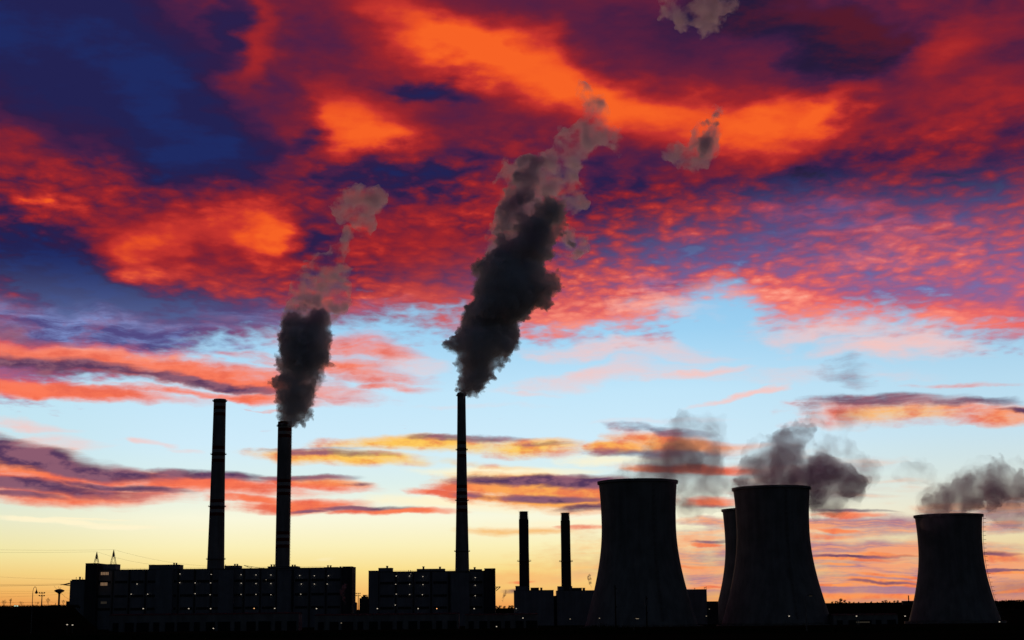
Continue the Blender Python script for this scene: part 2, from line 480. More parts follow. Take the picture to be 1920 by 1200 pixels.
def mat_smoke(name, colour, density, aniso=0.3, nscale=None, lo=0.45, hi_=0.6, step=1.0, detail=4, floor=0.0, dist=0.25):
    m = bpy.data.materials.new(name)
    m.use_nodes = True
    t = m.node_tree
    t.nodes.clear()
    N = NT(t)
    o = N.node('ShaderNodeOutputMaterial')
    p = N.node('ShaderNodeVolumePrincipled')
    p.inputs['Color'].default_value = (*colour, 1)
    p.inputs['Anisotropy'].default_value = aniso
    p.inputs['Density'].default_value = density
    if nscale:
        co = N.node('ShaderNodeTexCoord').outputs['Object']
        n = N.noise(co, nscale, detail, 0.6, dim='3D', dist=dist).outputs[0]
        f = N.mr(n, lo, hi_, floor, 1.0)
        N.put(p.inputs['Density'], N.m('MULTIPLY', f, density))
        m.cycles.volume_step_rate = step
    else:
        m.cycles.homogeneous_volume = True
    t.links.new(p.outputs[0], o.inputs['Volume'])
    return m


M = {
    'concrete': mat_surface('concrete', (0.30, 0.30, 0.30), var=0.2, scale=0.06),
    'panel': mat_surface('grey_panel', (0.26, 0.28, 0.32), var=0.15, scale=0.1),
    'dark': mat_surface('dark_cladding', (0.09, 0.09, 0.10), var=0.2, scale=0.1),
    'roof': mat_surface('roof_felt', (0.06, 0.06, 0.06), var=0.2),
    'red': mat_surface('red_paint', (0.20, 0.035, 0.03), var=0.1, scale=0.2),
    'white': mat_surface('white_paint', (0.45, 0.45, 0.45), var=0.08, scale=0.2),
    'steel': mat_surface('galvanised_steel', (0.22, 0.22, 0.23), rough=0.6, var=0.1, scale=0.6),
    'glass': mat_surface('window_glass', (0.03, 0.035, 0.04), rough=0.3, var=0.1),
    'ground': mat_surface('grass_and_earth', (0.022, 0.028, 0.014), rough=1.0, var=0.3, scale=0.05, spec=0.0),
    'road': mat_surface('asphalt', (0.05, 0.05, 0.05), rough=0.95, var=0.1, scale=0.3),
    'wood': mat_surface('bark', (0.06, 0.045, 0.035), rough=1.0, var=0.2, scale=1.0, spec=0.0),
    'leaf': mat_surface('dark_foliage', (0.04, 0.05, 0.02), rough=1.0, var=0.3, scale=0.6, spec=0.0),
    'lamp': mat_glow('lamp_light', (1.0, 0.85, 0.66), 0.72),
    'orange': mat_glow('sodium_light', (1.0, 0.5, 0.2), 1.4),
    'green': mat_glow('greenish_light', (0.6, 1.0, 0.8), 1.2),
    'dim': mat_glow('dim_lamp', (1.0, 0.8, 0.55), 0.25),
    'window_lit': mat_glow('lit_window', (1.0, 0.6, 0.34), 0.20),
    'window_dim': mat_glow('faint_window', (0.9, 0.75, 0.55), 0.03),
}


# ------------------------------------------------------------------ builders
class MB:
    def __init__(self):
        self.v, self.f, self.mi = [], [], []

    def add(self, vs, fs, mi=0):
        o = len(self.v)
        self.v += [tuple(a) for a in vs]
        self.f += [tuple(i + o for i in f) for f in fs]
        self.mi += [mi] * len(fs)
        return self

    def box(self, x0, x1, y0, y1, z0, z1, mi=0):
        vs = [(x, y, z) for z in (z0, z1) for y in (y0, y1) for x in (x0, x1)]
        return self.add(vs, [(0, 2, 3, 1), (4, 5, 7, 6), (0, 1, 5, 4), (2, 6, 7, 3), (0, 4, 6, 2), (1, 3, 7, 5)], mi)

    def tube(self, a, b, ra, rb=None, n=8, mi=0, caps=True):
        a, b = Vector(a), Vector(b)
        rb = ra if rb is None else rb
        d = (b - a).normalized()
        u = d.orthogonal().normalized()
        w = d.cross(u)
        vs = []
        for p, r in ((a, ra), (b, rb)):
            for i in range(n):
                t = 2 * math.pi * i / n
                vs.append(p + u * (r * math.cos(t)) + w * (r * math.sin(t)))
        fs = [(i, (i + 1) % n, n + (i + 1) % n, n + i) for i in range(n)]
        if caps:
            fs += [tuple(range(n))[::-1], tuple(range(n, 2 * n))]
        return self.add(vs, fs, mi)

    def path(self, pts, r, n=6):
        for a, b in zip(pts, pts[1:]):
            self.tube(a, b, r, n=n)
        return self

    def lathe(self, prof, n=48, cx=0.0, cy=0.0, closed=False, mis=None):
        """prof: (radius, z) pairs"""
        vs = []
        for r, z in prof:
            for i in range(n):
                t = 2 * math.pi * i / n
                vs.append((cx + r * math.cos(t), cy + r * math.sin(t), z))
        k = len(prof)
        base = len(self.v)
        self.v += vs
        for j in range(k if closed else k - 1):
            j2 = (j + 1) % k
            for i in range(n):
                i2 = (i + 1) % n
                self.f.append((base + j * n + i, base + j * n + i2, base + j2 * n + i2, base + j2 * n + i))
                self.mi.append(mis[j] if mis else 0)
        return self

    def build(self, name, mats, parent=None, smooth=False):
        me = bpy.data.meshes.new(name)
        me.from_pydata(self.v, [], self.f)
        for m in (mats if isinstance(mats, (list, tuple)) else [mats]):
            me.materials.append(m)
        me.polygons.foreach_set('material_index', self.mi)
        if smooth:
            me.polygons.foreach_set('use_smooth', [True] * len(self.f))
        me.update()
        o = bpy.data.objects.new(name, me)
        COL.objects.link(o)
        if parent:
            o.parent = parent
        return o


def tag(o, label=None, cat=None, group=None, kind=None):
    for k, v in (('label', label), ('category', cat), ('group', group), ('kind', kind)):
        if v:
            o[k] = v
    return o


def thing(name, loc, label, cat, group=None, rz=0.0):
    o = bpy.data.objects.new(name, None)
    o.empty_display_size = 1.0
    COL.objects.link(o)
    o.location = loc
    o.rotation_euler = (0, 0, rz)
    return tag(o, label, cat, group)


def kids(o):
    return [c for c in bpy.data.objects if c.parent == o]


def copy_tree(o, loc, label=None, parent=None, rz=None):
    c = o.copy()
    COL.objects.link(c)
    if parent is not None:
        c.parent = parent
    else:
        c.location = loc
        if rz is not None:
            c.rotation_euler = (0, 0, rz)
        if label:
            c['label'] = label
    for ch in kids(o):
        copy_tree(ch, None, parent=c)
    return c


# ------------------------------------------------------------------ ground
def sstep(a, b, x):
    t = max(0.0, min(1.0, (x - a) / (b - a)))
    return t * t * (3 - 2 * t)


def ground_z(x, y):
    near = 16.3 - 4.2 * sstep(0, 380, y)
    z = near * (1 - sstep(460, 720, y))
    # the bank the western road runs along
    if y > 500:
        rise = sstep(600, 950, y) * (1 - sstep(1250, 1600, y)) * (1 - sstep(-324, -300, x * 1150 / max(y, 1)))
        z += rise * 21.9
    z += 20 * sstep(2200, 3500, y) * (0.6 + 0.4 * sstep(200, 1200, x))
    z += 5 * sstep(3600, 7000, y)
    z += 0.25 * mnoise.noise(Vector((x * 0.02, y * 0.02, 0))) * min(1, y / 50.0)
    return z


ys = [-3000, -800, -200, -60, -20, 0] + [20 * i for i in range(1, 30)] + [600 + 25 * i for i in range(1, 45)] + \
     [1750 + 120 * i for i in range(0, 30)] + [5400, 6000, 7000, 9000, 14000, 26000]
mb = MB()
nx = 90
for y in ys:
    half = max(400, abs(y) * 0.75)
    for i in range(nx + 1):
        x = (i / nx * 2 - 1) * half
        mb.v.append((x, y, ground_z(x, y) if y >= 0 else 16.3))
for j in range(len(ys) - 1):
    for i in range(nx):
        a = j * (nx + 1) + i
        mb.f.append((a, a + 1, a + nx + 2, a + nx + 1))
        mb.mi.append(0)
ground = mb.build('ground', M['ground'], smooth=True)
tag(ground, kind='structure')


# ------------------------------------------------------------------ cooling towers
def ladder(parent, pts, w=0.9, cage=True, lift=0.9, fat=1.0):
    """a caged ladder whose foot-to-head line is pts (outward direction is the last item of each point)"""
    m = MB()
    P0 = [Vector(p) for p, _ in pts]
    for k, (a, b) in enumerate(zip(pts, pts[1:])):
        (pa, na), (pb, nb) = a, b
        pa, pb, na, nb = Vector(pa), Vector(pb), Vector(na), Vector(nb)
        s = na.cross(Vector((0, 0, 1))).normalized() * (w / 2)
        for sg in (-1, 1):
            m.tube(pa + na * lift * .5 + s * sg, pb + nb * lift * .5 + s * sg, 0.09 * fat, n=4)
        L = (pb - pa).length
        n = max(1, int(L / 3.2))
        for i in range(n):
            t = i / n
            c = pa.lerp(pb, t) + na * lift * .5
            m.tube(c - s, c + s, 0.07 * fat, n=4)
            if cage:
                pr = [c - s, c - s * 1.3 + na * lift * .7, c + na * lift * 1.2, c + s * 1.3 + na * lift * .7, c + s]
                m.path(pr, 0.10 * fat, n=4)
            m.tube(c - na * lift * .5, c, 0.07, n=4)
    return m.build('ladder', M['steel'], parent)


def cooling_tower(px_top, py_top, Y, half_px, label, ladder_deg=None, seams=(), k=None):
    p = at(px_top, py_top, Y)
    x, H = p.x, p.z
    u = half_px / FPX * math.hypot(Y, p.x) * 1.004        # radius at the top
    o = thing('cooling_tower', (x, Y, 0), label, 'cooling tower', 'concrete cooling towers')
    zt = 0.70
    a = u * 0.945

    def rad(t):
        b = (1.50 if k is None else k)
        if t > zt:
            return a * (1 + (u / a - 1) * ((t - zt) / (1 - zt)) ** 2.0)
        return a * math.sqrt(1 + ((zt - t) * b) ** 2 * 1.22)
    prof = [(rad(i / 60.0), i / 60.0 * H) for i in range(1, 61)]
    inner = [(r - 0.9, z) for r, z in reversed(prof)]
    MB().lathe(prof + inner, n=96, closed=True).build('shell', M['concrete'], o, smooth=True)
    rt = u
    MB().lathe([(rt - .2, H - 2.4), (rt + 1.0, H - 2.0), (rt + 1.15, H + .15), (rt - 1.1, H + .15), (rt - 1.1, H - 2.4)], n=96,
               closed=True).build('rim', M['concrete'], o)
    rb = rad(0.016)
    MB().lathe([(rb + 4, 0), (rb + 4, 2.0), (rb + 3.2, 2.0), (rb + 3.2, 0)], n=64, closed=True).build('basin_wall', M['concrete'], o)
    n = 36
    m = MB()
    r0, r1 = rb + 2.6, rad(0.018)
    for i in range(n):
        t0 = 2 * math.pi * i / n
        for s in (-1, 1):
            t1 = t0 + s * math.pi / n
            m.tube((r0 * math.cos(t0), r0 * math.sin(t0), 0.3), ((r1 - .4) * math.cos(t1), (r1 - .4) * math.sin(t1), H * .018), 0.5, n=6)
    m.build('column_ring', M['concrete'], o)
    if ladder_deg is not None:
        t = R(ladder_deg)
        d = (math.cos(t), math.sin(t), 0)
        pts = [((d[0] * rad(z), d[1] * rad(z), z * H), d) for z in [0.06 + 0.94 * i / 24 for i in range(25)]]
        ladder(o, pts, w=1.2, lift=2.0, fat=1.9)
    return o, u, H


T = {}
T['a'] = cooling_tower(1195.5, 903, 1297, 72.5, 'nearest cooling tower, the wide dark one standing left of the other towers', -72)
T['b'] = cooling_tower(1446, 915, 1335, 69.5, 'middle cooling tower hiding most of another tower behind its left side', -78)
T['c'] = cooling_tower(1413, 955, 1640, 57.0, 'cooling tower half hidden behind the left flank of the middle one')
T['d'] = cooling_tower(1778, 966, 1440, 58.5, 'lone cooling tower near the right edge with a ladder up its right flank', -16, k=1.36)


# ------------------------------------------------------------------ chimneys
def rod(m, x, z0, z1, r=0.35, y=0.0):
    m.tube((x, y, z0), (x, y, z1), r, n=6)


def chimney(px_top, py_top, Y, w_top, w_base, label, platforms, bands, ladder_deg=None, group='tall banded chimneys'):
    p = at(px_top, py_top, Y)
    H = p.z
    sc = math.hypot(Y, p.x) / FPX
    o = thing('chimney', (p.x, Y, 0), label, 'chimney', group)
    zb = at(px_top, 1062, Y).z
    rt, rb = w_top / 2 * sc, w_base / 2 * sc

    def rad(z):
        t = (z - zb) / (H - zb)
        return rt + (rb - rt) * (1 - t) ** 1.35 if t < 1 else rt
    cuts = [(0.0, 0)]
    for b in bands:                               # five hoops of paint: red white red white red
        z = at(px_top, b, Y).z
        h = 3.6
        for i in range(6):
            cuts.append((z - 2.5 * h + i * h, (1, 2, 1, 2, 1, 0)[i]))
    zs = sorted(cuts)
    prof, mis = [], []
    for (z0, mi), (z1, _) in zip(zs, zs[1:] + [(H, 0)]):
        n = max(1, int((z1 - z0) / 12))
        for i in range(n):
            z = z0 + (z1 - z0) * i / n
            prof.append((rad(max(z, 0)), z))
            mis.append(mi)
    prof.append((rad(H), H))
    mis.append(0)
    prof += [(rt - .9, H), (rt - .9, H - 14)]
    mis += [0, 0]
    MB().lathe(prof, n=40, mis=mis).build('shaft', [M['concrete'], M['red'], M['white']], o, smooth=True)
    # crown at the mouth
    MB().lathe([(rt + .03, H - 3.4), (rt + .55, H - 3.0), (rt + .55, H - 1.2), (rt + .03, H - .9)], n=40).build('crown', M['concrete'], o)
    for b in platforms:
        z = at(px_top, b, Y).z
        r = rad(z)
        q = MB()
        q.lathe([(r + .05, z - .5), (r + 1.5, z - .15), (r + 1.5, z + .15), (r + .05, z + .15)], n=40)
        pf = q.build('platform', M['steel'], o)
        q = MB()
        for hh in (0.65, 1.25):
            q.lathe([(r + 1.42, z + hh - .05), (r + 1.52, z + hh), (r + 1.42, z + hh + .05)], n=40)
        for i in range(20):
            t = 2 * math.pi * i / 20
            q.tube(((r + 1.45) * math.cos(t), (r + 1.45) * math.sin(t), z + .1), ((r + 1.45) * math.cos(t), (r + 1.45) * math.sin(t), z + 1.3), .07, n=4)
        q.build('railing', M['steel'], pf)
    if ladder_deg is not None:
        t = R(ladder_deg)
        d = (math.cos(t), math.sin(t), 0)
        pts = [((d[0] * rad(z), d[1] * rad(z), z), d) for z in [8 + (H - 9) * i / 16 for i in range(17)]]
        ladder(o, pts, w=0.8, lift=0.8)
    return o, p.x, H, rt


C1 = chimney(412.3, 748.5, 1700, 22.5, 31.0, 'smokeless banded chimney, leftmost of the three tall ones', [752, 852, 950, 1048.5], [765, 852, 952])
C2 = chimney(534.0, 794, 1710, 25.5, 26.2, 'middle tall chimney with a ladder down its right side, smoking',
             [799], [806, 914, 1012], ladder_deg=-3)
C3 = chimney(865.2, 736.5, 1690, 15.6, 25.6, 'slender tall chimney under the biggest column of smoke',
             [742, 843.5, 938.5, 1034], [843, 925, 945], ladder_deg=-120)


def small_stack(px, py, Y, body_w, cap_w, py_body, py_plat, label):
    p = at(px, py, Y)
    sc = math.hypot(Y, p.x) / FPX
    o = thing('flue_stack', (p.x, Y, 0), label, 'chimney', 'two short flue stacks')
    zb, zp = at(px, py_body, Y).z, at(px, py_plat, Y).z
    r, rc = body_w / 2 * sc, cap_w / 2 * sc
    MB().lathe([(r * 1.02, 0), (r * 1.0, zp), (r * .97, zb * .7), (r * .97, zb - .5), (r * .9, zb), (rc, zb)], n=32).build('shaft', M['dark'], o, smooth=False)
    MB().lathe([(rc, zb), (rc, p.z), (rc - .4, p.z), (rc - .4, p.z - 6)], n=32).build('flue', M['steel'], o)
    q = MB()
    for i in range(12):
        t = 2 * math.pi * i / 12
        c, s = math.cos(t), math.sin(t)
        q.tube(((r * .96) * c, (r * .96) * s, zb), ((rc + .35) * c, (rc + .35) * s, p.z - .6), .12, n=4)
    for k in range(6):
        z = zb + (p.z - zb) * (k + .5) / 6
        rr = r * .96 + (rc + .35 - r * .96) * (k + .5) / 6
        q.lathe([(rr - .1, z - .1), (rr + .12, z), (rr - .1, z + .1)], n=32)
    q.build('service_frame', M['steel'], o)
    q = MB()
    q.lathe([(rc, p.z - .9), (rc + .9, p.z - .7), (rc + .9, p.z - .5), (rc, p.z - .5)], n=32)
    for i in range(6):
        t = 2 * math.pi * i / 6 + .2
        q.tube(((rc + .8) * math.cos(t), (rc + .8) * math.sin(t), p.z - .6), ((rc + .8) * math.cos(t), (rc + .8) * math.sin(t), p.z + .9), .1, n=4)
    q.build('top_platform', M['steel'], o)
    q = MB()
    q.lathe([(r, zp - .5), (r + 2.1, zp - .1), (r + 2.1, zp + .15), (r, zp + .15)], n=32)
    pf = q.build('platform', M['steel'], o)
    q = MB()
    q.lathe([(r + 2.0, zp + 1.1), (r + 2.12, zp + 1.2), (r + 2.0, zp + 1.3)], n=32)
    for i in range(16):
        t = 2 * math.pi * i / 16
        q.tube(((r + 2.05) * math.cos(t), (r + 2.05) * math.sin(t), zp), ((r + 2.05) * math.cos(t), (r + 2.05) * math.sin(t), zp + 1.25), .08, n=4)
    q.build('railing', M['steel'], pf)
    return o


small_stack(981.7, 959, 1600, 18.6, 15.0, 973.5, 1052.5, 'short stack at the left of the pair, nearer the tall smoking chimney')
small_stack(1059.7, 961.5, 1600, 18.2, 14.6, 975.8, 1053, 'short stack at the right of the pair, beside the nearest cooling tower')


# ------------------------------------------------------------------ buildings
def px_box(mb, o, x0, x1, top, Y, depth, z0=0.0, dy=0.0, mi=0):
    """a block whose outline reaches from x0 to x1 and up to row top, its front dy in front of Y"""
    f = Y - dy
    xm = (x0 + x1) / 2
    a, b = at(x0, top, f), at(x1, top, f)
    z = at(xm, top, f).z
    mb.box(a.x - o.x, b.x - o.x, f - o.y, f - o.y + depth, z0, z, mi)
    return a.x - o.x, b.x - o.x, z


def lamp_part(parent, o, px, py, Y, mat='lamp', r=0.42):
    p = at(px, py, Y) - o
    q = MB()
    q.box(p.x - r, p.x + r, p.y - .5, p.y - .1, p.z - r * .62, p.z + r * .62)
    lamp = q.build('wall_lamp', M[mat], parent)
    q = MB()
    q.box(p.x - r * 1.15, p.x + r * 1.15, p.y - .75, p.y + .2, p.z + r * .66, p.z + r * .8)
    q.box(p.x - .12, p.x + .12, p.y - .1, p.y + .3, p.z - .2, p.z + r * .66)
    q.build('hood', M['dark'], lamp)
    return lamp


def boiler_house(px0, px1, roof_l, roof_r, Y, label, blocks, vents, lamps, windows, steps, rails):
    pl, pr = at(px0, 1100, Y), at(px1, 1100, Y)
    o3 = Vector(((pl.x + pr.x) / 2, Y, 0))
    o = thing('boiler_house', o3, label, 'power station building')
    D = 60.0
    # main hall: front wall in bays, between darker piers
    q = MB()
    x0, x1, z = px_box(q, o3, px0, px1, (roof_l + roof_r) / 2, Y, D)
    zroof = z
    q.build('main_hall', M['panel'], o)
    rq = MB()
    rq.box(x0 - .3, x1 + .3, -.4, D + .3, z, z + .7)
    rq.build('parapet', M['dark'], o)
    nb = max(4, int((x1 - x0) / 17))
    for i in range(nb + 1):
        xx = x0 + (x1 - x0) * i / nb
        q = MB()
        q.box(xx - .8, xx + .8, -1.1, 0, 0, z - .4)
        q.build('pier', M['dark'], o)
    for i in range(nb):
        for j, zz in enumerate((z * .80, z * .56, z * .34)):
            xa = x0 + (x1 - x0) * (i + .12) / nb
            xb = x0 + (x1 - x0) * (i + .88) / nb
            q = MB()
            q.box(xa, xb, -.18, .1, zz - 1.2, zz + 1.2)
            wn = q.build('window', M['glass'], o)
            q = MB()
            for k in range(7):
                xm = xa + (xb - xa) * k / 6
                q.box(xm - .1, xm + .1, -.3, -.19, zz - 1.25, zz + 1.25)
            q.box(xa - .15, xb + .15, -.34, -.15, zz - 1.4, zz - 1.2)
            q.box(xa - .15, xb + .15, -.34, -.15, zz + 1.2, zz + 1.4)
            q.build('frame', M['steel'], wn)
    for name, a, b, top, dy, dep, mat in blocks:
        q = MB()
        bx0, bx1, bz = px_box(q, o3, a, b, top, Y, dep, z0=0.0 if dy > 0 or top > roof_l + 12 else zroof - 1.0, dy=dy)
        bl = q.build(name, M[mat], o)
        q = MB()
        f = -dy
        q.box(bx0 - .25, bx1 + .25, f - .25, f + dep + .25, bz, bz + .35)
        q.build('coping', M['dark'], bl)
    for (vx, vt, vb, r) in vents:
        p = at(vx, vt, Y + 12) - o3
        p0 = at(vx, vb, Y + 12) - o3
        q = MB()
        q.tube((p.x, p.y, p0.z - 1.0), (p.x, p.y, p.z), r, n=10)
        q.lathe([(r * 1.35, p.z - .5), (r * 1.35, p.z)], n=10, cx=p.x, cy=p.y)
        q.build('vent_pipe', M['steel'], o)
    for s in steps:
        lamp_part(o, o3, s[0], s[1], Y - (s[3] if len(s) > 3 else 1.0), mat=s[2] if len(s) > 2 else 'lamp')
    for (a, b, t0, t1, mt) in windows:
        pa, pb = at(a, t0, Y - 9.4) - o3, at(b, t1, Y - 9.4) - o3
        n = 5
        for i in range(n):
            xa = pa.x + (pb.x - pa.x) * (i + .08) / n
            xb = pa.x + (pb.x - pa.x) * (i + .80) / n
            q = MB()
            q.box(xa, xb, pa.y, pa.y + .25, pb.z, pa.z)
            tag(q.build('window', M[mt], o), 'lit window')
    # roof rail
    q = MB()
    for a, b, row in rails:
        pa, pb = at(a, row, Y + .5) - o3, at(b, row, Y + .5) - o3
        n = max(2, int((pb.x - pa.x) / 4))
        q.box(pa.x, pb.x, .45, .55, zroof + 1.75, zroof + 1.85)
        q.box(pa.x, pb.x, .45, .55, zroof + 1.2, zroof + 1.28)
        for i in range(n + 1):
            xx = pa.x + (pb.x - pa.x) * i / n
            q.box(xx - .05, xx + .05, .45, .55, zroof + .6, zroof + 1.8)
    q.build('roof_rail', M['steel'], o)
    return o, o3, zroof


A_l = [(337.5, 1076), (396, 1077), (337, 1092.5), (366, 1093), (395, 1093), (366, 1113), (394, 1115), (257, 1095), (246, 1114), (277, 1114),
       (452, 1077.5), (452.5, 1093.5), (452, 1114.5), (480, 1078), (508, 1078), (562, 1079), (589.5, 1079.5), (616, 1079.5), (499, 1087, 'dim'),
       (480, 1094), (508, 1094), (565, 1095), (589.5, 1095), (613.5, 1095), (480, 1114.5), (508, 1115), (564, 1114)]
A, A3, Az = boiler_house(
    182, 642, 1065, 1069.5, 1650, 'longer boiler house on the left with a stair tower at each end', [
        ('stair_tower', 160.5, 182, 1056.5, 9, 40, 'dark'), ('annex', 131.5, 160.4, 1089, 6, 36, 'panel'), ('annex_penthouse', 134.5, 156, 1087, 2, 20, 'panel'),
        ('penthouse', 192.5, 217, 1058.3, -3, 20, 'panel'), ('penthouse', 279, 335, 1059.3, -3, 24, 'panel'), ('penthouse', 421, 448, 1061.0, -3, 20, 'panel'),
        ('penthouse', 502, 557, 1062.3, -3, 24, 'panel'), ('penthouse', 608, 633, 1063.8, -3, 20, 'panel'), ('stair_tower', 642, 660, 1062.6, 9, 40, 'dark'),
        ('lean_to', 124, 131.4, 1128, 2, 20, 'dark'), ('bunker_bay', 292, 324, 1067, 6, 6, 'panel'), ('bunker_bay', 410, 438, 1068, 6, 6, 'panel'),
        ('bunker_bay', 520, 546, 1069, 6, 6, 'panel')],
    [(326.5, 1055.3, 1060, .85), (331, 1055.3, 1060, .85), (440.5, 1057.3, 1062, .85), (445, 1057.3, 1062, .85), (509, 1058.3, 1063, .85),
     (514, 1058.3, 1063, .85), (548.5, 1058.8, 1063, .85), (553, 1058.8, 1063, .85), (615, 1060, 1064, .85), (620, 1060, 1064, .85),
     (638.5, 1062, 1070, .9), (150, 1081.5, 1088, .9), (143, 1082, 1088, .25), (155, 1083, 1088, .25), (423, 1058.5, 1062, .3)],
    [], [(189, 204, 1072.8, 1078, 'window_lit'), (188.5, 201.5, 1092.3, 1098, 'window_lit'), (189, 200, 1128, 1132, 'window_dim')], A_l,
    [(217, 279, 1065), (335, 388, 1066), (448, 502, 1067), (557, 608, 1068)])
B_l = [(743, 1080), (768, 1080), (793, 1081), (770, 1076, 'dim'), (742, 1095.5), (768, 1095.5), (793, 1096), (743, 1114), (768, 1114.7), (792, 1115),
       (891, 1083), (891, 1097.5), (891, 1117), (741, 1134.5), (912, 1135, 'green')]
B, B3, Bz = boiler_house(
    709, 908, 1071.5, 1072.5, 1640, 'shorter boiler house below the slender smoking chimney', [
        ('end_bay', 691, 709, 1070.5, 5, 44, 'panel'), ('penthouse', 709.5, 734.5, 1065.3, -3, 20, 'panel'), ('penthouse', 781.5, 833, 1067, -3, 24, 'panel'),
        ('penthouse', 880, 903, 1067.8, -3, 20, 'panel'), ('stair_tower', 908, 928, 1066.2, 9, 40, 'dark'), ('bunker_bay', 846, 880, 1074, 6, 6, 'panel')],
    [(726, 1061, 1066, 1.0), (794, 1062, 1067, 1.0), (825, 1062.5, 1067, 1.0), (890, 1063.4, 1068, 1.0), (766, 1069, 1072, .3), (770, 1069, 1072, .3)],
    [], [], B_l, [(735, 781, 1071), (833, 853, 1072)])


def jib(parent, o3, pts, r=0.3, name='bracket_arm'):
    q = MB()
    for a, b in pts:
        q.tube(at(*a) - o3, at(*b) - o3, r, n=5)
    return q.build(name, M['steel'], parent)


jib(A, A3, [((131, 1095, 1650), (113.5, 1096.6, 1650)), ((131, 1098, 1650), (118, 1096.4, 1650)), ((131, 1093.2, 1650), (120, 1095.8, 1650))], .45)
jib(A, A3, [((457, 1060, 1660), (478, 1068, 1660)), ((457, 1060, 1660), (488, 1065, 1660)), ((488, 1065, 1660), (497, 1068, 1660)), ((463, 1062.3, 1660), (466, 1061.2, 1660)),
            ((470, 1065, 1660), (473, 1062.4, 1660)), ((488, 1065, 1660), (496, 1065, 1660)), ((492, 1065, 1660), (492, 1068, 1660))], .22, 'jib')
jib(B, B3, [((928, 1100.7, 1640), (938.5, 1100.5, 1640)), ((938, 1101, 1640), (930, 1108, 1640)), ((933, 1101, 1640), (929, 1105, 1640)), ((937, 1099.5, 1640), (937, 1102, 1640))], .4)
jib(B, B3, [((691, 1116, 1640), (684, 1116, 1640)), ((691, 1120, 1640), (685.5, 1116.2, 1640))], .3)


def block_building(name, label, cat, Y, px0, px1, parts, lamps=(), group=None, roof_mat='roof'):
    o3 = Vector((at((px0 + px1) / 2, 1100, Y).x, Y, 0))
    o = thing(name, o3, label, cat, group)
    for nm, a, b, top, dy, dep, mat in parts:
        q = MB()
        z0 = 0.0 if dy >= 0 else max(0.0, at((a + b) / 2, max(p[3] for p in parts if p[4] >= 0), Y).z - 1.5)
        x0, x1, z = px_box(q, o3, a, b, top, Y, dep, z0=z0, dy=dy)
        w = q.build(nm, M[mat], o)
        q = MB()
        q.box(x0 - .2, x1 + .2, -dy - .2, -dy + dep + .2, z, z + .3)
        q.build('coping', M['dark'], w)
    for l in lamps:
        lamp_part(o, o3, l[0], l[1], Y - (l[3] if len(l) > 3 else 1.0), mat=l[2] if len(l) > 2 else 'lamp')
    return o, o3


block_building('turbine_hall', 'low hall at the foot of the left short stack', 'power station building', 1590, 963, 1038, [
    ('wall', 963.3, 1038, 1107, 0, 40, 'panel'), ('stack_plinth', 966.5, 992.5, 1099, -4, 30, 'panel'), ('roof_unit', 995, 1010.5, 1102.3, -2, 8, 'dark'),
    ('roof_unit', 1013, 1017, 1102.3, -2, 6, 'dark')], [(968, 1141)])
block_building('turbine_hall', 'low hall at the foot of the right short stack, running behind the nearest cooling tower', 'power station building', 1592, 1044, 1150, [
    ('wall', 1044, 1150, 1107.3, 0, 40, 'panel'), ('stack_plinth', 1046.3, 1073, 1099.6, -4, 30, 'panel'), ('roof_unit', 1073.5, 1091, 1102.6, -2, 8, 'dark'),
    ('roof_unit', 1092.6, 1097, 1102.6, -2, 6, 'dark')])
block_building('link_building', 'low connecting block in the gap between the short stack halls', 'building', 1600, 1038.6, 1043.6, [
    ('wall', 1038.6, 1043.6, 1117.5, 0, 30, 'dark')])
E3o, E33 = block_building('switch_house', 'flat roofed block showing between the nearest and the middle cooling towers', 'building', 1560, 1270, 1343, [
    ('wall', 1262, 1325, 1105.5, 0, 30, 'panel'), ('annex', 1325.3, 1346, 1128, 0, 24, 'dark')], [(1330, 1142, 'dim', 22)])
jib(E3o, E33, [((1324, 1106, 1565), (1324, 1099.5, 1565)), ((1320.5, 1106, 1565), (1320.5, 1101, 1565)), ((1320.5, 1102, 1565), (1324, 1102, 1565)),
               ((1302.5, 1106, 1565), (1302.5, 1102.5, 1565)), ((1301, 1103, 1565), (1304, 1103, 1565))], .22, 'antenna')


def workshop(label, Y, px0, px1, top, ndoor, lit=None, depth=24, mat='concrete'):
    o3 = Vector((at((px0 + px1) / 2, 1150, Y).x, Y, 0))
    o = thing('workshop', o3, label, 'building')
    a, b = at(px0, top, Y).x - o3.x, at(px1, top, Y).x - o3.x
    z = at((px0 + px1) / 2, top, Y).z
    MB().box(a, b, 0, depth, 0, z).build('wall', M[mat], o)
    q = MB()
    q.add([(a - .5, -.6, z), (b + .5, -.6, z), (b + .5, depth + .6, z), (a - .5, depth + .6, z), (a - .5, depth / 2, z + 1.1), (b + .5, depth / 2, z + 1.1)],
          [(0, 1, 5, 4), (4, 5, 2, 3), (0, 4, 3), (1, 2, 5), (0, 3, 2, 1)])
    q.build('roof', M['roof'], o)
    for i in range(ndoor):
        x = a + (b - a) * (i + .5) / ndoor
        w = (b - a) / ndoor * (.22 + .12 * ((i * 7) % 3))
        q = MB()
        q.box(x - w, x + w, -.15, .1, 0.1, z * .56)
        d = q.build('gate', M['glass'], o)
        q = MB()
        q.box(x - w - .3, x + w + .3, -.4, -.02, z * .56, z * .56 + .4)
        q.box(x - w - .3, x - w, -.4, -.02, 0, z * .56)
        q.box(x + w, x + w + .3, -.4, -.02, 0, z * .56)
        q.build('frame', M['panel'], d)
    for (l0, l1, t0, t1, n) in (lit or []):
        pa, pb = at(l0, t0, Y - .3) - o3, at(l1, t1, Y - .3) - o3
        for i in range(n):
            xa, xb = pa.x + (pb.x - pa.x) * (i + .06) / n, pa.x + (pb.x - pa.x) * (i + .88) / n
            tag(MB().box(xa, xb, -.35, -.2, pb.z, pa.z).build('window', M['window_dim'], o), 'faintly lit window')
    return o


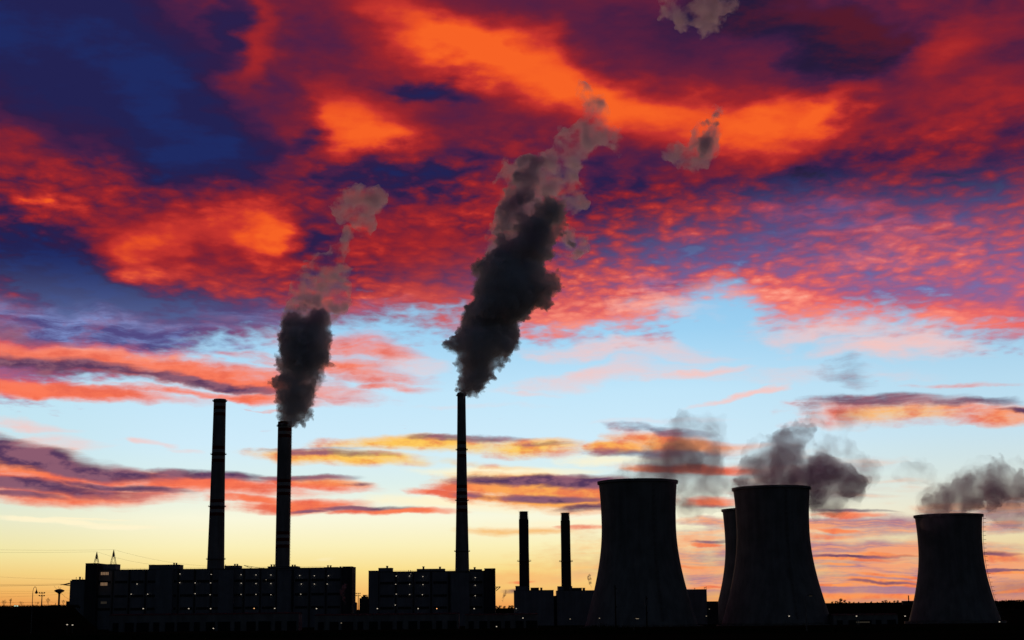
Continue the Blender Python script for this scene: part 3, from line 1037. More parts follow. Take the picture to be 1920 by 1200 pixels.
workshop('long low workshop with pale wall in front of the longer boiler house', 1400, 205, 560, 1152, 14)
workshop('low workshop with pale wall below the gap between the boiler houses', 1390, 590, 860, 1152.5, 11)
workshop('low workshop with dark gates left of the short stack halls', 1380, 872, 1008, 1152.5, 6)
workshop('low office block with a faint strip of lit windows, left of the lone cooling tower', 1300, 1562, 1683, 1153, 5,
         [(1605, 1631, 1165.5, 1167.6, 7)])

# small pump house between the two boiler houses
po, p3 = block_building('pump_house', 'small stepped hut in the gap between the two boiler houses', 'hut', 1560, 673, 690, [
    ('wall', 674, 690.5, 1122, 0, 12, 'dark'), ('upper_wall', 677.5, 689, 1119, -1, 8, 'dark'), ('roof_turret', 680.5, 685, 1116, -2, 4, 'dark')])
q = MB()
bo = at(666.5, 1129, 1570)
o = thing('storage_tank', (bo.x, 1570, 0), 'small domed tank beside the right stair tower of the longer boiler house', 'tank')
MB().lathe([(1.7, 0), (1.7, bo.z - 1), (1.2, bo.z - .3), (.01, bo.z)], n=20).build('shell', M['steel'], o, smooth=True)
MB().lathe([(1.75, bo.z - 1.2), (1.9, bo.z - 1.1), (1.75, bo.z - 1.0)], n=20).build('hoop', M['steel'], o)


# ------------------------------------------------------------------ masts, lamps, pylons
def floodlight_mast(px, py, Y, label, py_base=None):
    p = at(px, py, Y)
    gz = ground_z(p.x, Y)
    o = thing('floodlight_mast', (p.x, Y, gz), label, 'floodlight mast', 'floodlight masts')
    H = p.z - gz
    MB().tube((0, 0, 0), (0, 0, H - 1.5), .5, .28, n=10).build('pole', M['steel'], o)
    q = MB()
    for z in (H - 2.2, H - .2):
        q.box(-2.1, 2.1, -.12, .12, z - .12, z + .12)
        q.box(-.12, .12, -1.6, 1.6, z - .12, z + .12)
    q.tube((0, 0, H - 2.4), (0, 0, H), .16, n=6)
    q.build('crossarm', M['steel'], o)
    for z in (H - 1.8, H + .25):
        for x in (-1.9, -.1, 1.7):
            q = MB()
            q.add([(x - .45, -.5, z - .35), (x + .45, -.5, z - .35), (x + .45, .25, z - .1), (x - .45, .25, z - .1),
                   (x - .5, -.6, z + .4), (x + .5, -.6, z + .4), (x + .5, .2, z + .4), (x - .5, .2, z + .4)],
                  [(0, 1, 2, 3), (4, 7, 6, 5), (0, 4, 5, 1), (1, 5, 6, 2), (2, 6, 7, 3), (3, 7, 4, 0)])
            q.build('floodlight', M['dark'], o)
    return o


floodlight_mast(79, 1112, 1150, 'floodlight mast with two rows of lamps left of the mushroom water tower')
floodlight_mast(671.8, 1113, 1500, 'floodlight mast in the gap between the two boiler houses')

# mushroom water tower
p = at(111.3, 1109, 1500)
gz = ground_z(p.x, 1500)
o = thing('water_tower', (p.x, 1500, gz), 'mushroom shaped water tower on a thin stem left of the boiler house annex', 'water tower')
H = p.z - gz + 1.2
MB().lathe([(1.15, 0), (.95, H * .5), (.95, H - 3.4)], n=20).build('stem', M['concrete'], o, smooth=True)
MB().lathe([(.9, H - 3.6), (2.2, H - 2.4), (4.6, H - 1.1), (5.0, H - .5), (4.2, H + .2), (1.5, H + 1.1), (.01, H + 1.2)], n=36).build('tank', M['concrete'], o, smooth=True)
q = MB()
q.tube((-.2, 0, H + 1), (-.9, 0, H + 3.6), .15, n=5)
q.tube((.3, 0, H + 1), (1.5, 0, H + 2.7), .15, n=5)
q.build('antenna', M['steel'], o)


def street_lamp(px_pole, py_top, Y, arm, label, bell=False, glow=None, r=0.11):
    p = at(px_pole, py_top, Y)
    gz = ground_z(p.x, Y)
    H = p.z - gz
    o = thing('street_lamp', (p.x, Y, gz), label, 'street lamp', 'street lamps')
    MB().tube((0, 0, 0), (0, 0, H * .9), r * 1.5, r, n=8).build('pole', M['steel'], o)
    n = 8
    pts = [(0, 0, H * .9)]
    for i in range(1, n + 1):
        t = math.pi / 2 * i / n
        if bell:
            pts.append((arm * .62 * (1 - math.cos(t * 1.6)) / (1 - math.cos(math.pi * .8)) * 1.5, 0, H * .9 + H * .1 * math.sin(t * 1.6)))
        else:
            pts.append((arm * (1 - math.cos(t)), 0, H * .9 + H * .1 * math.sin(t)))
    MB().path([Vector(a) for a in pts], r * .8, n=6).build('arm', M['steel'], o)
    e = pts[-1]
    if bell:
        hd = MB().lathe([(.05, e[2] + .1), (.18, e[2] - .3), (.3, e[2] - .8), (.62, e[2] - 1.3), (.66, e[2] - 1.5)], n=16, cx=e[0]).build('lamp_head', M['dark'], o)
        lens = MB().lathe([(.55, e[2] - 1.5), (.4, e[2] - 1.75), (.01, e[2] - 1.85)], n=16, cx=e[0])
    else:
        q = MB()
        x = e[0]
        q.add([(x - .2, -.16, e[2] - .1), (x + 1.0, -.22, e[2] - .12), (x + 1.0, .22, e[2] - .12), (x - .2, .16, e[2] - .1),
               (x - .2, -.12, e[2] + .1), (x + .8, -.16, e[2] + .14), (x + .8, .16, e[2] + .14), (x - .2, .12, e[2] + .1)],
              [(0, 3, 2, 1), (4, 5, 6, 7), (0, 1, 5, 4), (1, 2, 6, 5), (2, 3, 7, 6), (3, 0, 4, 7)])
        hd = q.build('lamp_head', M['dark'], o)
        lens = MB().add([(x + .1, -.16, e[2] - .13), (x + .95, -.18, e[2] - .15), (x + .95, .18, e[2] - .15), (x + .1, .16, e[2] - .13),
                         (x + .3, -.1, e[2] - .24), (x + .8, -.1, e[2] - .26), (x + .8, .1, e[2] - .26), (x + .3, .1, e[2] - .24)],
                        [(0, 1, 2, 3), (4, 7, 6, 5), (0, 4, 5, 1), (1, 5, 6, 2), (2, 6, 7, 3), (3, 7, 4, 0)])
    lens.build('lens', M[glow or 'glass'], hd)
    return o


street_lamp(62.0, 1100.2, 640, 1.6, 'curved street lamp with bell shaped head at the far left, against the yellow sky', bell=True, r=.13)
street_lamp(1509.5, 1116.0, 350, .7, 'street lamp with a faintly glowing lens in front of the middle cooling tower', glow='window_dim', r=.10)  # lens carries a faint glow of its own, sharing the window material
street_lamp(1188, 1158.5, 360, .3, 'small dim street lamp between the two wire poles', glow='dim', r=.05)


def yard_lamp(px, py, Y, label, mat='lamp'):
    p = at(px, py, Y)
    gz = ground_z(p.x, Y)
    H = max(p.z - gz, 1.5)
    o = thing('yard_lamp', (p.x, Y, gz), label, 'lamp post', 'yard lamps of the power station')
    MB().tube((0, 0, 0), (0, 0, H), .14, .09, n=6).build('pole', M['steel'], o)
    s = Y / 1500.0
    hd = MB().box(-.55 * s, .55 * s, -.1, .5, H + .25 * s, H + .4 * s).build('lamp_head', M['dark'], o)
    MB().box(-.5 * s, .5 * s, -.35, .3, H - .42 * s, H + .22 * s).build('bulb', M[mat], hd)
    return o


YL = [
    (268.5, 1141, 1500, 'lamp post glowing low in front of the left end of the longer boiler house'),
    (354, 1141, 1500, 'lamp post glowing below the wide penthouse of the longer boiler house'),
    (395, 1141, 1500, 'lamp post glowing straight below the smokeless chimney'),
    (476.5, 1140.5, 1500, 'orange lamp post between the smokeless and the middle chimney', 'orange'),
    (515, 1140.5, 1500, 'lamp post glowing just left below the middle tall chimney'),
    (593.5, 1141, 1500, 'lamp post glowing in front of the right part of the longer boiler house'),
    (707.5, 1141, 1500, 'lamp post glowing at the left corner of the shorter boiler house'),
    (784, 1141, 1500, 'lamp post glowing in front of the middle of the shorter boiler house'),
    (819, 1141, 1500, 'orange lamp post left below the slender smoking chimney', 'orange'),
    (889, 1141, 1500, 'lamp post glowing at the right end of the shorter boiler house'),
    (980.5, 1158.6, 1340, 'lamp post glowing low below the left short stack'),
    (931, 1174.6, 1250, 'lowest lamp post, below the gap right of the shorter boiler house'),
    (400, 1178, 1180, 'single low lamp post far below the smokeless chimney'),
    (640, 1168, 1300, 'dim lamp post in front of the right stair tower of the longer boiler house', 'dim'),
    (126, 1171, 640, 'left one of two car lights close together below the boiler house annex'),  # this pair stands for car lights, built as lamp posts
    (136, 1171.7, 640, 'right one of two car lights close together below the boiler house annex'),
    (1069, 1160.5, 1290, 'dim lamp post below the right short stack', 'dim'),
    (1124, 1159, 1180, 'dim lamp post in front of the left flank of the nearest cooling tower', 'dim'),
    (1324.5, 1155, 1290, 'lamp post glowing between the nearest and the middle cooling towers', 'dim'),
    (1479.6, 1155, 1200, 'lamp post glowing in front of the foot of the middle cooling tower'),
    (1606, 1155, 1290, 'lamp post glowing at the left end of the low office block'),
    (1697, 1155, 1330, 'lamp post glowing just left of the foot of the lone cooling tower'),
    (1681, 1174, 1240, 'lamp post glowing below the right end of the low office block'),
    (1807, 1174, 1250, 'lamp post glowing below the middle of the lone cooling tower'),
    (1874, 1165.7, 1300, 'lamp post glowing at the right foot of the lone cooling tower'),
    (28, 1137, 900, 'left one of two greenish car lights on the bank at the far left', 'green'),  # greenish pair: lights of cars, modelled with the same post
    (32.5, 1136.8, 900, 'right one of two greenish car lights on the bank at the far left', 'green'),
]
for l in YL:
    yard_lamp(*l)


def pylon(px, py, Y, label, w_px_at=(1057, 7.5)):
    p = at(px, py, Y)
    o = thing('lattice_pylon', (p.x, Y, 0), label, 'pylon', 'lattice pylons behind the boiler house')
    H = p.z
    zz = at(px, w_px_at[0], Y).z
    half = w_px_at[1] / 2 * Y / FPX
    slope = half / (H - zz)
    q = MB()
    n = 16
    zs = [H * i / n for i in range(n)] + [H - .01]
    # closer panels towards the peak
    zs = [H - (H) * (1 - i / n) ** 1.15 for i in range(n)] + [H - .4]
    for z0, z1 in zip(zs, zs[1:]):
        a, b = (H - z0) * slope, (H - z1) * slope
        c0 = [(-a, -a), (a, -a), (a, a), (-a, a)]
        c1 = [(-b, -b), (b, -b), (b, b), (-b, b)]
        for i in range(4):
            j = (i + 1) % 4
            q.tube((*c0[i], z0), (*c1[i], z1), .2, n=4)
            q.tube((*c0[i], z0), (*c1[j], z1), .1, n=4)
            q.tube((*c0[j], z0), (*c1[i], z1), .1, n=4)
    q.build('lattice', M['steel'], o)
    MB().tube((0, 0, H - 8.5), (0, 0, H), 1.25, .12, n=8).build('peak', M['steel'], o)
    return o


pylon(181.7, 1034.2, 1760, 'shorter lattice pylon rising behind the left stair tower of the boiler house', (1057, 8))
pylon(213.4, 1030.2, 1760, 'taller lattice pylon rising behind the leftmost penthouse', (1057, 9))


def wire(a, b, sag, label, r=0.085):
    A_, B_ = at(*a), at(*b)
    pts = []
    for i in range(17):
        t = i / 16
        v = A_.lerp(B_, t)
        v.z -= sag * 4 * t * (1 - t)
        pts.append(v - A_)
    o = MB().path(pts, r, n=4).build('overhead_wire', M['steel'])
    o.location = A_
    tag(o, label, 'wire', 'overhead wires')


wire((-60, 1029.5, 1760), (213.4, 1030.5, 1760), 1.0, 'overhead wire running left from the peak of the taller pylon')
wire((-60, 1035.5, 1760), (181.7, 1034.5, 1760), .6, 'overhead wire running left from the peak of the shorter pylon')
wire((213.4, 1030.5, 1760), (400, 1062, 1745), 3.5, 'overhead wire dropping right from the taller pylon to the smokeless chimney')
wire((181.7, 1034.5, 1760), (318, 1061, 1700), 3.0, 'overhead wire dropping right from the shorter pylon to the roof')
wire((-40, 1098.8, 1640), (113.5, 1096.5, 1650), .3, 'overhead wire ending at the bracket on the boiler house annex', .2)
wire((-40, 1096, 1640), (120, 1094.5, 1650), .3, 'thinner overhead wire just above the bracket on the annex', .1)
for k, (ya, yb) in enumerate([(1079, 1086), (1107.5, 1107), (1112, 1110), (1120, 1113), (1128, 1129), (1130.5, 1125.5)]):
    wire((-40, ya, 1500), (131, yb, 1652), .8,
         ['highest', 'second highest', 'third', 'fourth', 'fifth', 'lowest'][k] + ' of the faint wires slanting past the water tower', .07)
wire((112.5, 1105.5, 1502), (101, 1098, 1650), 1.5, 'short slack wire from the water tower up to the bracket end', .10)
wire((114, 1111, 1502), (131, 1124, 1652), 1.0, 'short slack wire from the water tower down to the annex', .10)


def wire_pole(px, py, Y, label, arm=True):
    p = at(px, py, Y)
    gz = ground_z(p.x, Y)
    H = p.z - gz
    o = thing('catenary_pole', (p.x, Y, gz), label, 'wire pole', 'wire poles on the bank')
    MB().tube((0, 0, 0), (0, 0, H), .17, .11, n=8).build('pole', M['wood'], o)
    q = MB()
    if arm:
        q.tube((0, 0, H * .84), (1.55, 0, H * .84), .05, n=5)
        q.tube((0, 0, H * .97), (1.5, 0, H * .85), .04, n=5)
        q.tube((1.5, 0, H * .84), (1.3, 0, H * .75), .05, n=5)
        q.tube((1.1, 0, H * .84), (1.3, 0, H * .75), .05, n=5)
        q.tube((.2, 0, H * .27), (2.6, 0, H * .49), .03, n=5)
        q.build('bracket_arm', M['steel'], o)
    else:
        q.box(-.35, .35, -.3, .3, H * .74, H * .88)
        q.build('transformer_box', M['steel'], o)
    for z in (H * .93, H * .55):
        MB().lathe([(.02, z - .2), (.13, z - .1), (.13, z + .1), (.02, z + .2)], n=8, cx=.22).build('insulator', M['dark'], o)
    return o


wire_pole(1153, 1097.5, 350, 'wire pole with side bracket, the left and taller one before the nearest cooling tower')
wire_pole(1211.5, 1117.5, 350, 'shorter wire pole with a box near its top before the nearest cooling tower', arm=False)

# far stack on the skyline right
p = at(1703.3, 1116.5, 3200)
gz = ground_z(p.x, 3200)
o = thing('heating_plant', (p.x, 3200, gz), 'tiny plant with a thin chimney on the skyline, left of the lone cooling tower', 'building')
MB().box(-12, 12, 0, 12, 0, at(1703, 1126.5, 3200).z - gz).build('wall', M['dark'], o)
MB().lathe([(1.3, 0), (1.1, p.z - gz)], n=12).build('chimney', M['dark'], o)

# ------------------------------------------------------------------ trees and scrub
def leaf_cloud(q, rng, c, rx, rz, n, size):
    for _ in range(n):
        while True:
            v = Vector((rng.uniform(-1, 1), rng.uniform(-1, 1), rng.uniform(-1, 1)))
            if v.length < 1:
                break
        v = Vector((v.x * rx, v.y * rx, v.z * rz)) + Vector(c)
        s = size * rng.uniform(.5, 1.3)
        a, b = Vector([rng.uniform(-1, 1) for _ in range(3)]).normalized() * s, Vector([rng.uniform(-1, 1) for _ in range(3)]).normalized() * s
        q.add([v - a, v + b, v + a * .8, v - b * .9], [(0, 1, 2, 3)])


def grow(q, rng, p, d, L, r, depth):
    e = p + d * L
    q.tube(p, e, r, r * .62, n=5 if depth > 1 else 3, caps=False)
    if depth == 0:
        return
    for _ in range(rng.choice((2, 3, 3))):
        nd = (d + Vector((rng.uniform(-.8, .8), rng.uniform(-.8, .8), rng.uniform(-.15, .55)))).normalized()
        grow(q, rng, p + d * L * rng.uniform(.6, 1), nd, L * rng.uniform(.55, .8), r * .6, depth - 1)


def make_tree(seed, leafy):
    """a tree one unit tall"""
    rng = random.Random(seed)
    o = thing('tree', (0, 0, 0), 'x', 'tree')
    t = MB()
    t.tube((0, 0, -.05), (0.01, 0, .35), .028, .02, n=7)
    t.build('trunk', M['wood'], o)
    q = MB()
    for _ in range(4):
        d = Vector((rng.uniform(-.6, .6), rng.uniform(-.6, .6), 1)).normalized()
        grow(q, rng, Vector((0.005, 0, rng.uniform(.2, .34))), d, .26, .012, 3 if leafy else 4)
    mx_ = max(v[2] for v in q.v)
    q.v = [(x, y, z / mx_) for x, y, z in q.v]
    if leafy:
        for _ in range(9):
            c = (rng.uniform(-.22, .22), rng.uniform(-.22, .22), rng.uniform(.35, .86))
            leaf_cloud(q, rng, c, rng.uniform(.1, .2), rng.uniform(.07, .14), 90, .035)
    q.build('crown', M['leaf'] if leafy else M['wood'], o)
    return o


protos = {True: [make_tree(s, True) for s in (1, 2, 3)], False: [make_tree(s, False) for s in (11, 12, 13)]}
used = set()
rng = random.Random(5)


def place_tree(px, top, Y, label, leafy=True, wide=1.0, group=None):
    p = at(px, top, Y)
    gz = ground_z(p.x, Y)
    h = max(p.z - gz, 2.0)
    src = rng.choice(protos[leafy])
    if src.name in used:
        o = copy_tree(src, (p.x, Y, gz), label, rz=rng.uniform(0, 6.28))
    else:
        o = src
        used.add(src.name)
        o.location = (p.x, Y, gz)
    o['label'] = label
    if group:
        o['group'] = group
    o.scale = (h * wide, h * wide, h)
    return o


G1 = 'leafy trees along the far skyline'
spots = [(1561, 1127), (1568, 1125.5), (1576, 1121.5), (1584, 1124), (1592, 1127), (1601, 1128), (1610, 1127.5), (1622, 1128.5), (1634, 1127), (1645, 1128),
         (1655, 1125.5), (1661, 1124), (1668, 1127), (1677, 1125.5), (1683, 1124.5), (1691, 1127.5), (1700, 1126)]
names = ['between the middle cooling tower and the skyline gap', 'rounded', 'tallest of the row right of the middle cooling tower', 'narrow']
for i, (x, y) in enumerate(spots):
    place_tree(x, y, 3300 + (i * 37) % 90, 'small dark tree in the skyline row between the middle and the lone cooling towers', True, 1.0, G1)
for i, (x, y) in enumerate([(1868, 1127), (1876, 1125.5), (1884, 1123.5), (1893, 1123), (1901, 1124.5), (1909, 1126), (1916, 1127.5)]):
    place_tree(x, y, 2500 + (i * 31) % 70, 'small dark tree on the skyline right of the lone cooling tower', True, 1.2, 'trees at the right edge of the skyline')
for i, (x, y) in enumerate([(930, 1135), (937, 1134.5), (946, 1135.5), (955, 1134), (960, 1133.5)]):
    place_tree(x, y, 3300, 'tiny dark tree on the skyline in the gap left of the short stack halls', True, 1.0, 'trees in the skyline gap')
place_tree(8, 1124, 900, 'bare shrubby tree at the far left edge', False, 1.2)
place_tree(20, 1121, 905, 'bare tree with thin twigs second from the left edge', False, 1.0)
place_tree(40, 1127, 920, 'low bare bush just left of the curved street lamp', False, 1.4)
place_tree(90.5, 1120.5, 1100, 'bare round tree between the floodlight mast and the water tower', False, 1.0)
place_tree(119, 1124, 1100, 'small bare tree between the water tower and the annex', False, 1.0)
place_tree(70, 1128, 1000, 'low bare bush between the street lamp and the floodlight mast', False, 1.6)
for l in protos.values():
    for o in l:
        if o.name not in used:
            for c in kids(o):
                bpy.data.objects.remove(c)
            bpy.data.objects.remove(o)

# low shed with a tilted dish on the bank
p = at(101, 1132.5, 1120)
gz = ground_z(p.x, 1120) - .6
o = thing('shed', (p.x, 1120, gz), 'low shed with a tilted stub on its roof beside the water tower', 'shed')
MB().add([(-3, -2, 0), (3, -2, 0), (3, 2, 0), (-3, 2, 0), (-3, -2, 1.6), (3, -2, 1.6), (3, 2, 1.6), (-3, 2, 1.6), (-2, 0, 2.3), (2, 0, 2.3)],
         [(0, 1, 5, 4), (1, 2, 6, 5), (2, 3, 7, 6), (3, 0, 4, 7), (4, 5, 9, 8), (6, 7, 8, 9), (5, 6, 9), (7, 4, 8)]).build('wall', M['dark'], o)
MB().tube((.5, 0, 2.0), (1.4, 0, 3.4), .12, .3, n=6).build('stub', M['steel'], o)

# scrub on the near bank and on the western bank: nobody could count it
q = MB()
rs = random.Random(9)
for i in range(9000):
    px = rs.uniform(-60, 1980)
    Y = rs.uniform(330, 400)
    base = at(px, 1182, Y)
    gz = ground_z(base.x, Y)
    h = .2 + .5 * max(0, mnoise.noise(Vector((px * .012, 0, 3)))) + .5 * max(0, mnoise.noise(Vector((px * .05, 4, 3))))
    if 1085 < px < 1215:
        h += 1.9 * (1 - abs(px - 1130) / 85) if abs(px - 1130) < 85 else 0
    if px < 560:
        h += .3
    hh = h * rs.uniform(.3, 1.0)
    x = base.x
    lean = rs.uniform(-.3, .3) * hh
    w = .10 + .1 * rs.random()
    q.add([(x - w, Y, gz - .1), (x + w, Y, gz - .1), (x + lean, Y + .1, gz + hh)], [(0, 1, 2)])
    if rs.random() < .5:
        leaf_cloud(q, rs, (x + lean * .6, Y, gz + hh * .6), .5, hh * .4, 5, .22)
tag(q.build('scrub', M['leaf']), kind='stuff')
q = MB()
for i in range(5000):
    px = rs.uniform(-60, 150)
    Y = rs.uniform(880, 1180)
    x = at(px, 1137, Y).x
    gz = ground_z(x, Y)
    hh = rs.uniform(.3, 1.6)
    lean = rs.uniform(-.4, .4) * hh
    q.add([(x - .09, Y, gz - .1), (x + .09, Y, gz - .1), (x + lean, Y + .1, gz + hh)], [(0, 1, 2)])
tag(q.build('dry_grass', M['wood']), kind='stuff')
q = MB()
for i in range(26000):
    px = rs.uniform(-80, 2000)
    Y = rs.uniform(3450, 3560)
    x = at(px, 1137, Y).x
    gz = ground_z(x, Y)
    top = 3.2 + 3.0 * mnoise.noise(Vector((px * .03, 1, 8)))
    z = gz + top * rs.random() ** .5
    leaf_cloud(q, rs, (x, Y, z), 1.2, .7, 1, 1.1)
tag(q.build('woodland', M['leaf']), kind='stuff')


# ------------------------------------------------------------------ smoke
def hull(name, spheres, voxel, parent, mat, disp=1.0, nsc=1.0, hard=True, seed=0.0, octs=4, two=None):
    """one closed billowing surface grown round many overlapping balls"""
    if mat.name in ('thin_smoke', 'thin_steam', 'pink_steam'):      # room for the vapour itself to draw the edge
        spheres = [(c, r * 1.28) for c, r in spheres]
    bm = bmesh.new()
    for c, r in spheres:
        bmesh.ops.create_icosphere(bm, subdivisions=2, radius=r, matrix=Matrix.Translation(c))
    me = bpy.data.meshes.new(name)
    bm.to_mesh(me)
    bm.free()
    o = bpy.data.objects.new(name, me)
    COL.objects.link(o)
    md = o.modifiers.new('r', 'REMESH')
    md.mode = 'VOXEL'
    md.voxel_size = voxel
    dg = bpy.context.evaluated_depsgraph_get()
    me2 = bpy.data.meshes.new_from_object(o.evaluated_get(dg))
    o.modifiers.clear()
    o.data = me2
    bpy.data.meshes.remove(me)
    off = Vector((seed, seed * 2, 0))
    nrm = [v.normal.copy() for v in me2.vertices]
    for v, n_ in zip(me2.vertices, nrm):
        w = v.co * nsc + off
        h = mnoise.turbulence(w, octs, hard, noise_basis='PERLIN_ORIGINAL', amplitude_scale=0.55, frequency_scale=2.1)
        v.co += n_ * ((h - 0.75) * disp)
    me2.update()
    md = o.modifiers.new('r', 'REMESH')          # clears the folds the displacement left
    md.mode = 'VOXEL'
    md.voxel_size = voxel * .8
    bpy.context.view_layer.update()
    me3 = bpy.data.meshes.new_from_object(o.evaluated_get(bpy.context.evaluated_depsgraph_get()))
    o.modifiers.clear()
    o.data = me3
    bpy.data.meshes.remove(me2)
    me2 = me3
    me2.materials.clear()
    me2.materials.append(mat)
    me2.update()
    me2.name = name
    o.name = name
    o.parent = parent
    return o


def billow(path, Y, rng, n=1.0, kids_=7, o3=Vector((0, 0, 0)), flat=0.8, wob=0.26, small=0.42, grow_=1.0):
    """balls strung along px/row/radius triples, each with smaller balls budding from it"""
    out = []
    s = Y / FPX
    for (x0, y0, r0), (x1, y1, r1) in zip(path, path[1:]):
        d = math.hypot(x1 - x0, y1 - y0)
        k = max(1, int(d / (0.42 * (r0 + r1) / 2) * n))
        for i in range(k):
            t = (i + rng.random() * .6) / k
            r = r0 + (r1 - r0) * t
            x = x0 + (x1 - x0) * t + rng.uniform(-wob, wob) * r
            y = y0 + (y1 - y0) * t + rng.uniform(-wob, wob) * r * .6
            c = at(x, y, Y) - o3
            c.y += rng.uniform(-wob, wob) * r * s
            rr = r * grow_ * s * rng.uniform(.74, .94)
            out.append((c, rr))
            for _ in range(kids_):
                v = Vector((rng.gauss(0, 1), rng.gauss(0, 1) * flat, rng.gauss(0, 1))).normalized()
                r2 = rr * rng.uniform(small * .6, small * 1.25)
                out.append((c + v * rr * rng.uniform(.75, 1.02), r2))
                if rng.random() < .6:
                    v2 = (v + Vector((rng.gauss(0, .5), rng.gauss(0, .5), rng.gauss(0, .5)))).normalized()
                    out.append((c + v * rr + v2 * r2 * .9, r2 * rng.uniform(.35, .6)))
    return out


SM = {
    'dense': mat_smoke('dense_smoke', (0.95, 0.973, 1.0), 0.27, aniso=0.0, nscale=0.035, lo=0.36, hi_=0.62, floor=0.32, step=0.5, detail=3),
    'mid': mat_smoke('loose_smoke', (0.93, 0.925, 1.0), 0.24, aniso=0.35, nscale=0.055, lo=0.44, hi_=0.62, step=0.35, detail=4),
    'thin': mat_smoke('thin_smoke', (0.945, 0.89, 1.0), 0.115, aniso=0.5, nscale=0.040, lo=0.455, hi_=0.66, step=0.35, detail=6),
    'steam': mat_smoke('steam', (0.962, 0.875, 1.0), 0.10, aniso=0.2, nscale=0.040, lo=0.27, hi_=0.64, step=0.35, detail=5),
    'steam_thin': mat_smoke('thin_steam', (0.965, 0.87, 1.0), 0.030, aniso=0.3, nscale=0.035, lo=0.36, hi_=0.68, step=0.4, detail=5),
    'steam_mid': mat_smoke('pink_steam', (0.965, 0.87, 1.0), 0.028, aniso=0.3, nscale=0.035, lo=0.34, hi_=0.66, step=0.4, detail=5),
    'puff': mat_smoke('steam_puff', (0.6, 0.5, 0.5), 0.5, aniso=0.3, nscale=0.35, lo=0.42, hi_=0.6, step=0.5, detail=3),
}
rb_ = random.Random(21)

# tall column from the slender chimney
o = thing('smoke_plume', (C3[1], 1690, C3[2]), 'tallest dark smoke column, leaning right from the slender chimney', 'smoke')
o3 = Vector(o.location)
pathA = [(866, 736, 9), (872, 728, 20), (880, 707, 37), (900, 680, 40), (908, 653, 48), (908, 627, 51), (933, 600, 60), (938, 573, 70), (942, 547, 74), (960, 520, 65), (956, 493, 59),
         (975, 467, 44), (990, 440, 56), (990, 413, 56)]
pathB = [(1010, 425, 44), (1036, 412, 32), (1022, 388, 26), (1050, 430, 20)]
pathC = [(1005, 530, 38), (1032, 528, 24), (1046, 545, 13)]
pathL = [(945, 440, 25), (955, 400, 30), (965, 370, 22)]
sp = billow(pathA, 1690, rb_, o3=o3, n=1.25, kids_=9, wob=.42) + billow(pathB, 1690, rb_, o3=o3) + billow(pathC, 1690, rb_, o3=o3, kids_=5) + billow([(1073, 460, 11), (1076, 455, 9)], 1690, rb_, o3=o3) \
    + billow([(1067, 481, 4), (1068, 480, 4)], 1690, rb_, o3=o3)
hull('dense_column', sp, 1.15, o, SM['dense'], disp=8.5, nsc=0.15, seed=3.0, octs=6)
sp = billow(pathL, 1690, rb_, o3=o3, kids_=5) + billow([(966, 395, 26), (975, 370, 36), (985, 345, 42), (990, 320, 40), (996, 293, 26)], 1690, rb_, o3=o3, kids_=6)
hull('dense_cap', sp, 1.3, o, SM['mid'], disp=5.0, nsc=0.10, seed=6.0)
sp = billow([(960, 370, 30), (985, 335, 42), (1020, 330, 52), (1050, 320, 46), (1065, 290, 40), (1085, 265, 34), (1110, 250, 36), (1120, 220, 30), (1110, 190, 24), (1090, 165, 20)], 1690, rb_, o3=o3, kids_=5) \
    + billow([(1110, 245, 30), (1145, 250, 26), (1160, 275, 16), (1158, 300, 8)], 1690, rb_, o3=o3, kids_=5) \
    + billow([(1040, 330, 40), (1070, 370, 26), (1095, 385, 14)], 1690, rb_, o3=o3, kids_=4)
hull('thin_top', sp, 1.6, o, SM['thin'], disp=9.0, nsc=0.07, seed=9.0)
sp = billow([(1040, 440, 30), (1080, 470, 26), (1095, 440, 18)], 1690, rb_, o3=o3, kids_=4) + billow([(940, 500, 60), (975, 450, 64), (1000, 400, 58)], 1690, rb_, o3=o3, kids_=4)
hull('thin_veil', sp, 1.8, o, SM['thin'], disp=9.0, nsc=0.07, seed=12.0)
sp = billow([(858, 729, 9), (862, 733, 6), (868, 734, 5), (876, 728, 8)], 1690, rb_, o3=o3, kids_=5)
hull('mouth_steam', sp, .7, o, SM['puff'], disp=1.5, nsc=0.4, seed=15.0)

# column from the middle chimney
o = thing('smoke_plume', (C2[1], 1710, C2[2]), 'shorter dark smoke column above the middle tall chimney', 'smoke')
o3 = Vector(o.location)
sp = billow([(533, 793, 13), (541, 779, 25), (550, 760, 36), (558, 740, 44), (563, 715, 42), (561, 700, 40), (565, 680, 42), (575, 660, 46), (572, 640, 54), (570, 622, 52)], 1710, rb_, o3=o3, n=1.7, kids_=9) \
    + billow([(560, 645, 40), (545, 625, 30), (556, 605, 24), (560, 588, 16)], 1710, rb_, o3=o3, kids_=6) \
    + billow([(590, 640, 30), (603, 615, 20), (606, 598, 10)], 1710, rb_, o3=o3, kids_=6)
hull('dense_column', sp, 1.0, o, SM['dense'], disp=7.5, nsc=0.16, octs=6, seed=23.0)
sp = billow([(555, 640, 52), (560, 600, 44), (565, 570, 34), (600, 590, 40), (618, 560, 34), (632, 535, 28), (640, 505, 16)], 1710, rb_, o3=o3, kids_=5) \
    + billow([(565, 570, 30), (570, 530, 26), (592, 508, 30), (615, 492, 24), (632, 470, 18), (648, 450, 13), (655, 425, 10)], 1710, rb_, o3=o3, kids_=5)
hull('thin_top', sp, 1.5, o, SM['thin'], disp=8.0, nsc=0.07, seed=29.0)
sp = billow([(545, 625, 34), (552, 600, 32), (560, 580, 24), (598, 610, 34), (610, 590, 22)], 1710, rb_, o3=o3, kids_=6)
hull('loose_cap', sp, 1.2, o, SM['mid'], disp=5.0, nsc=0.12, seed=31.0)


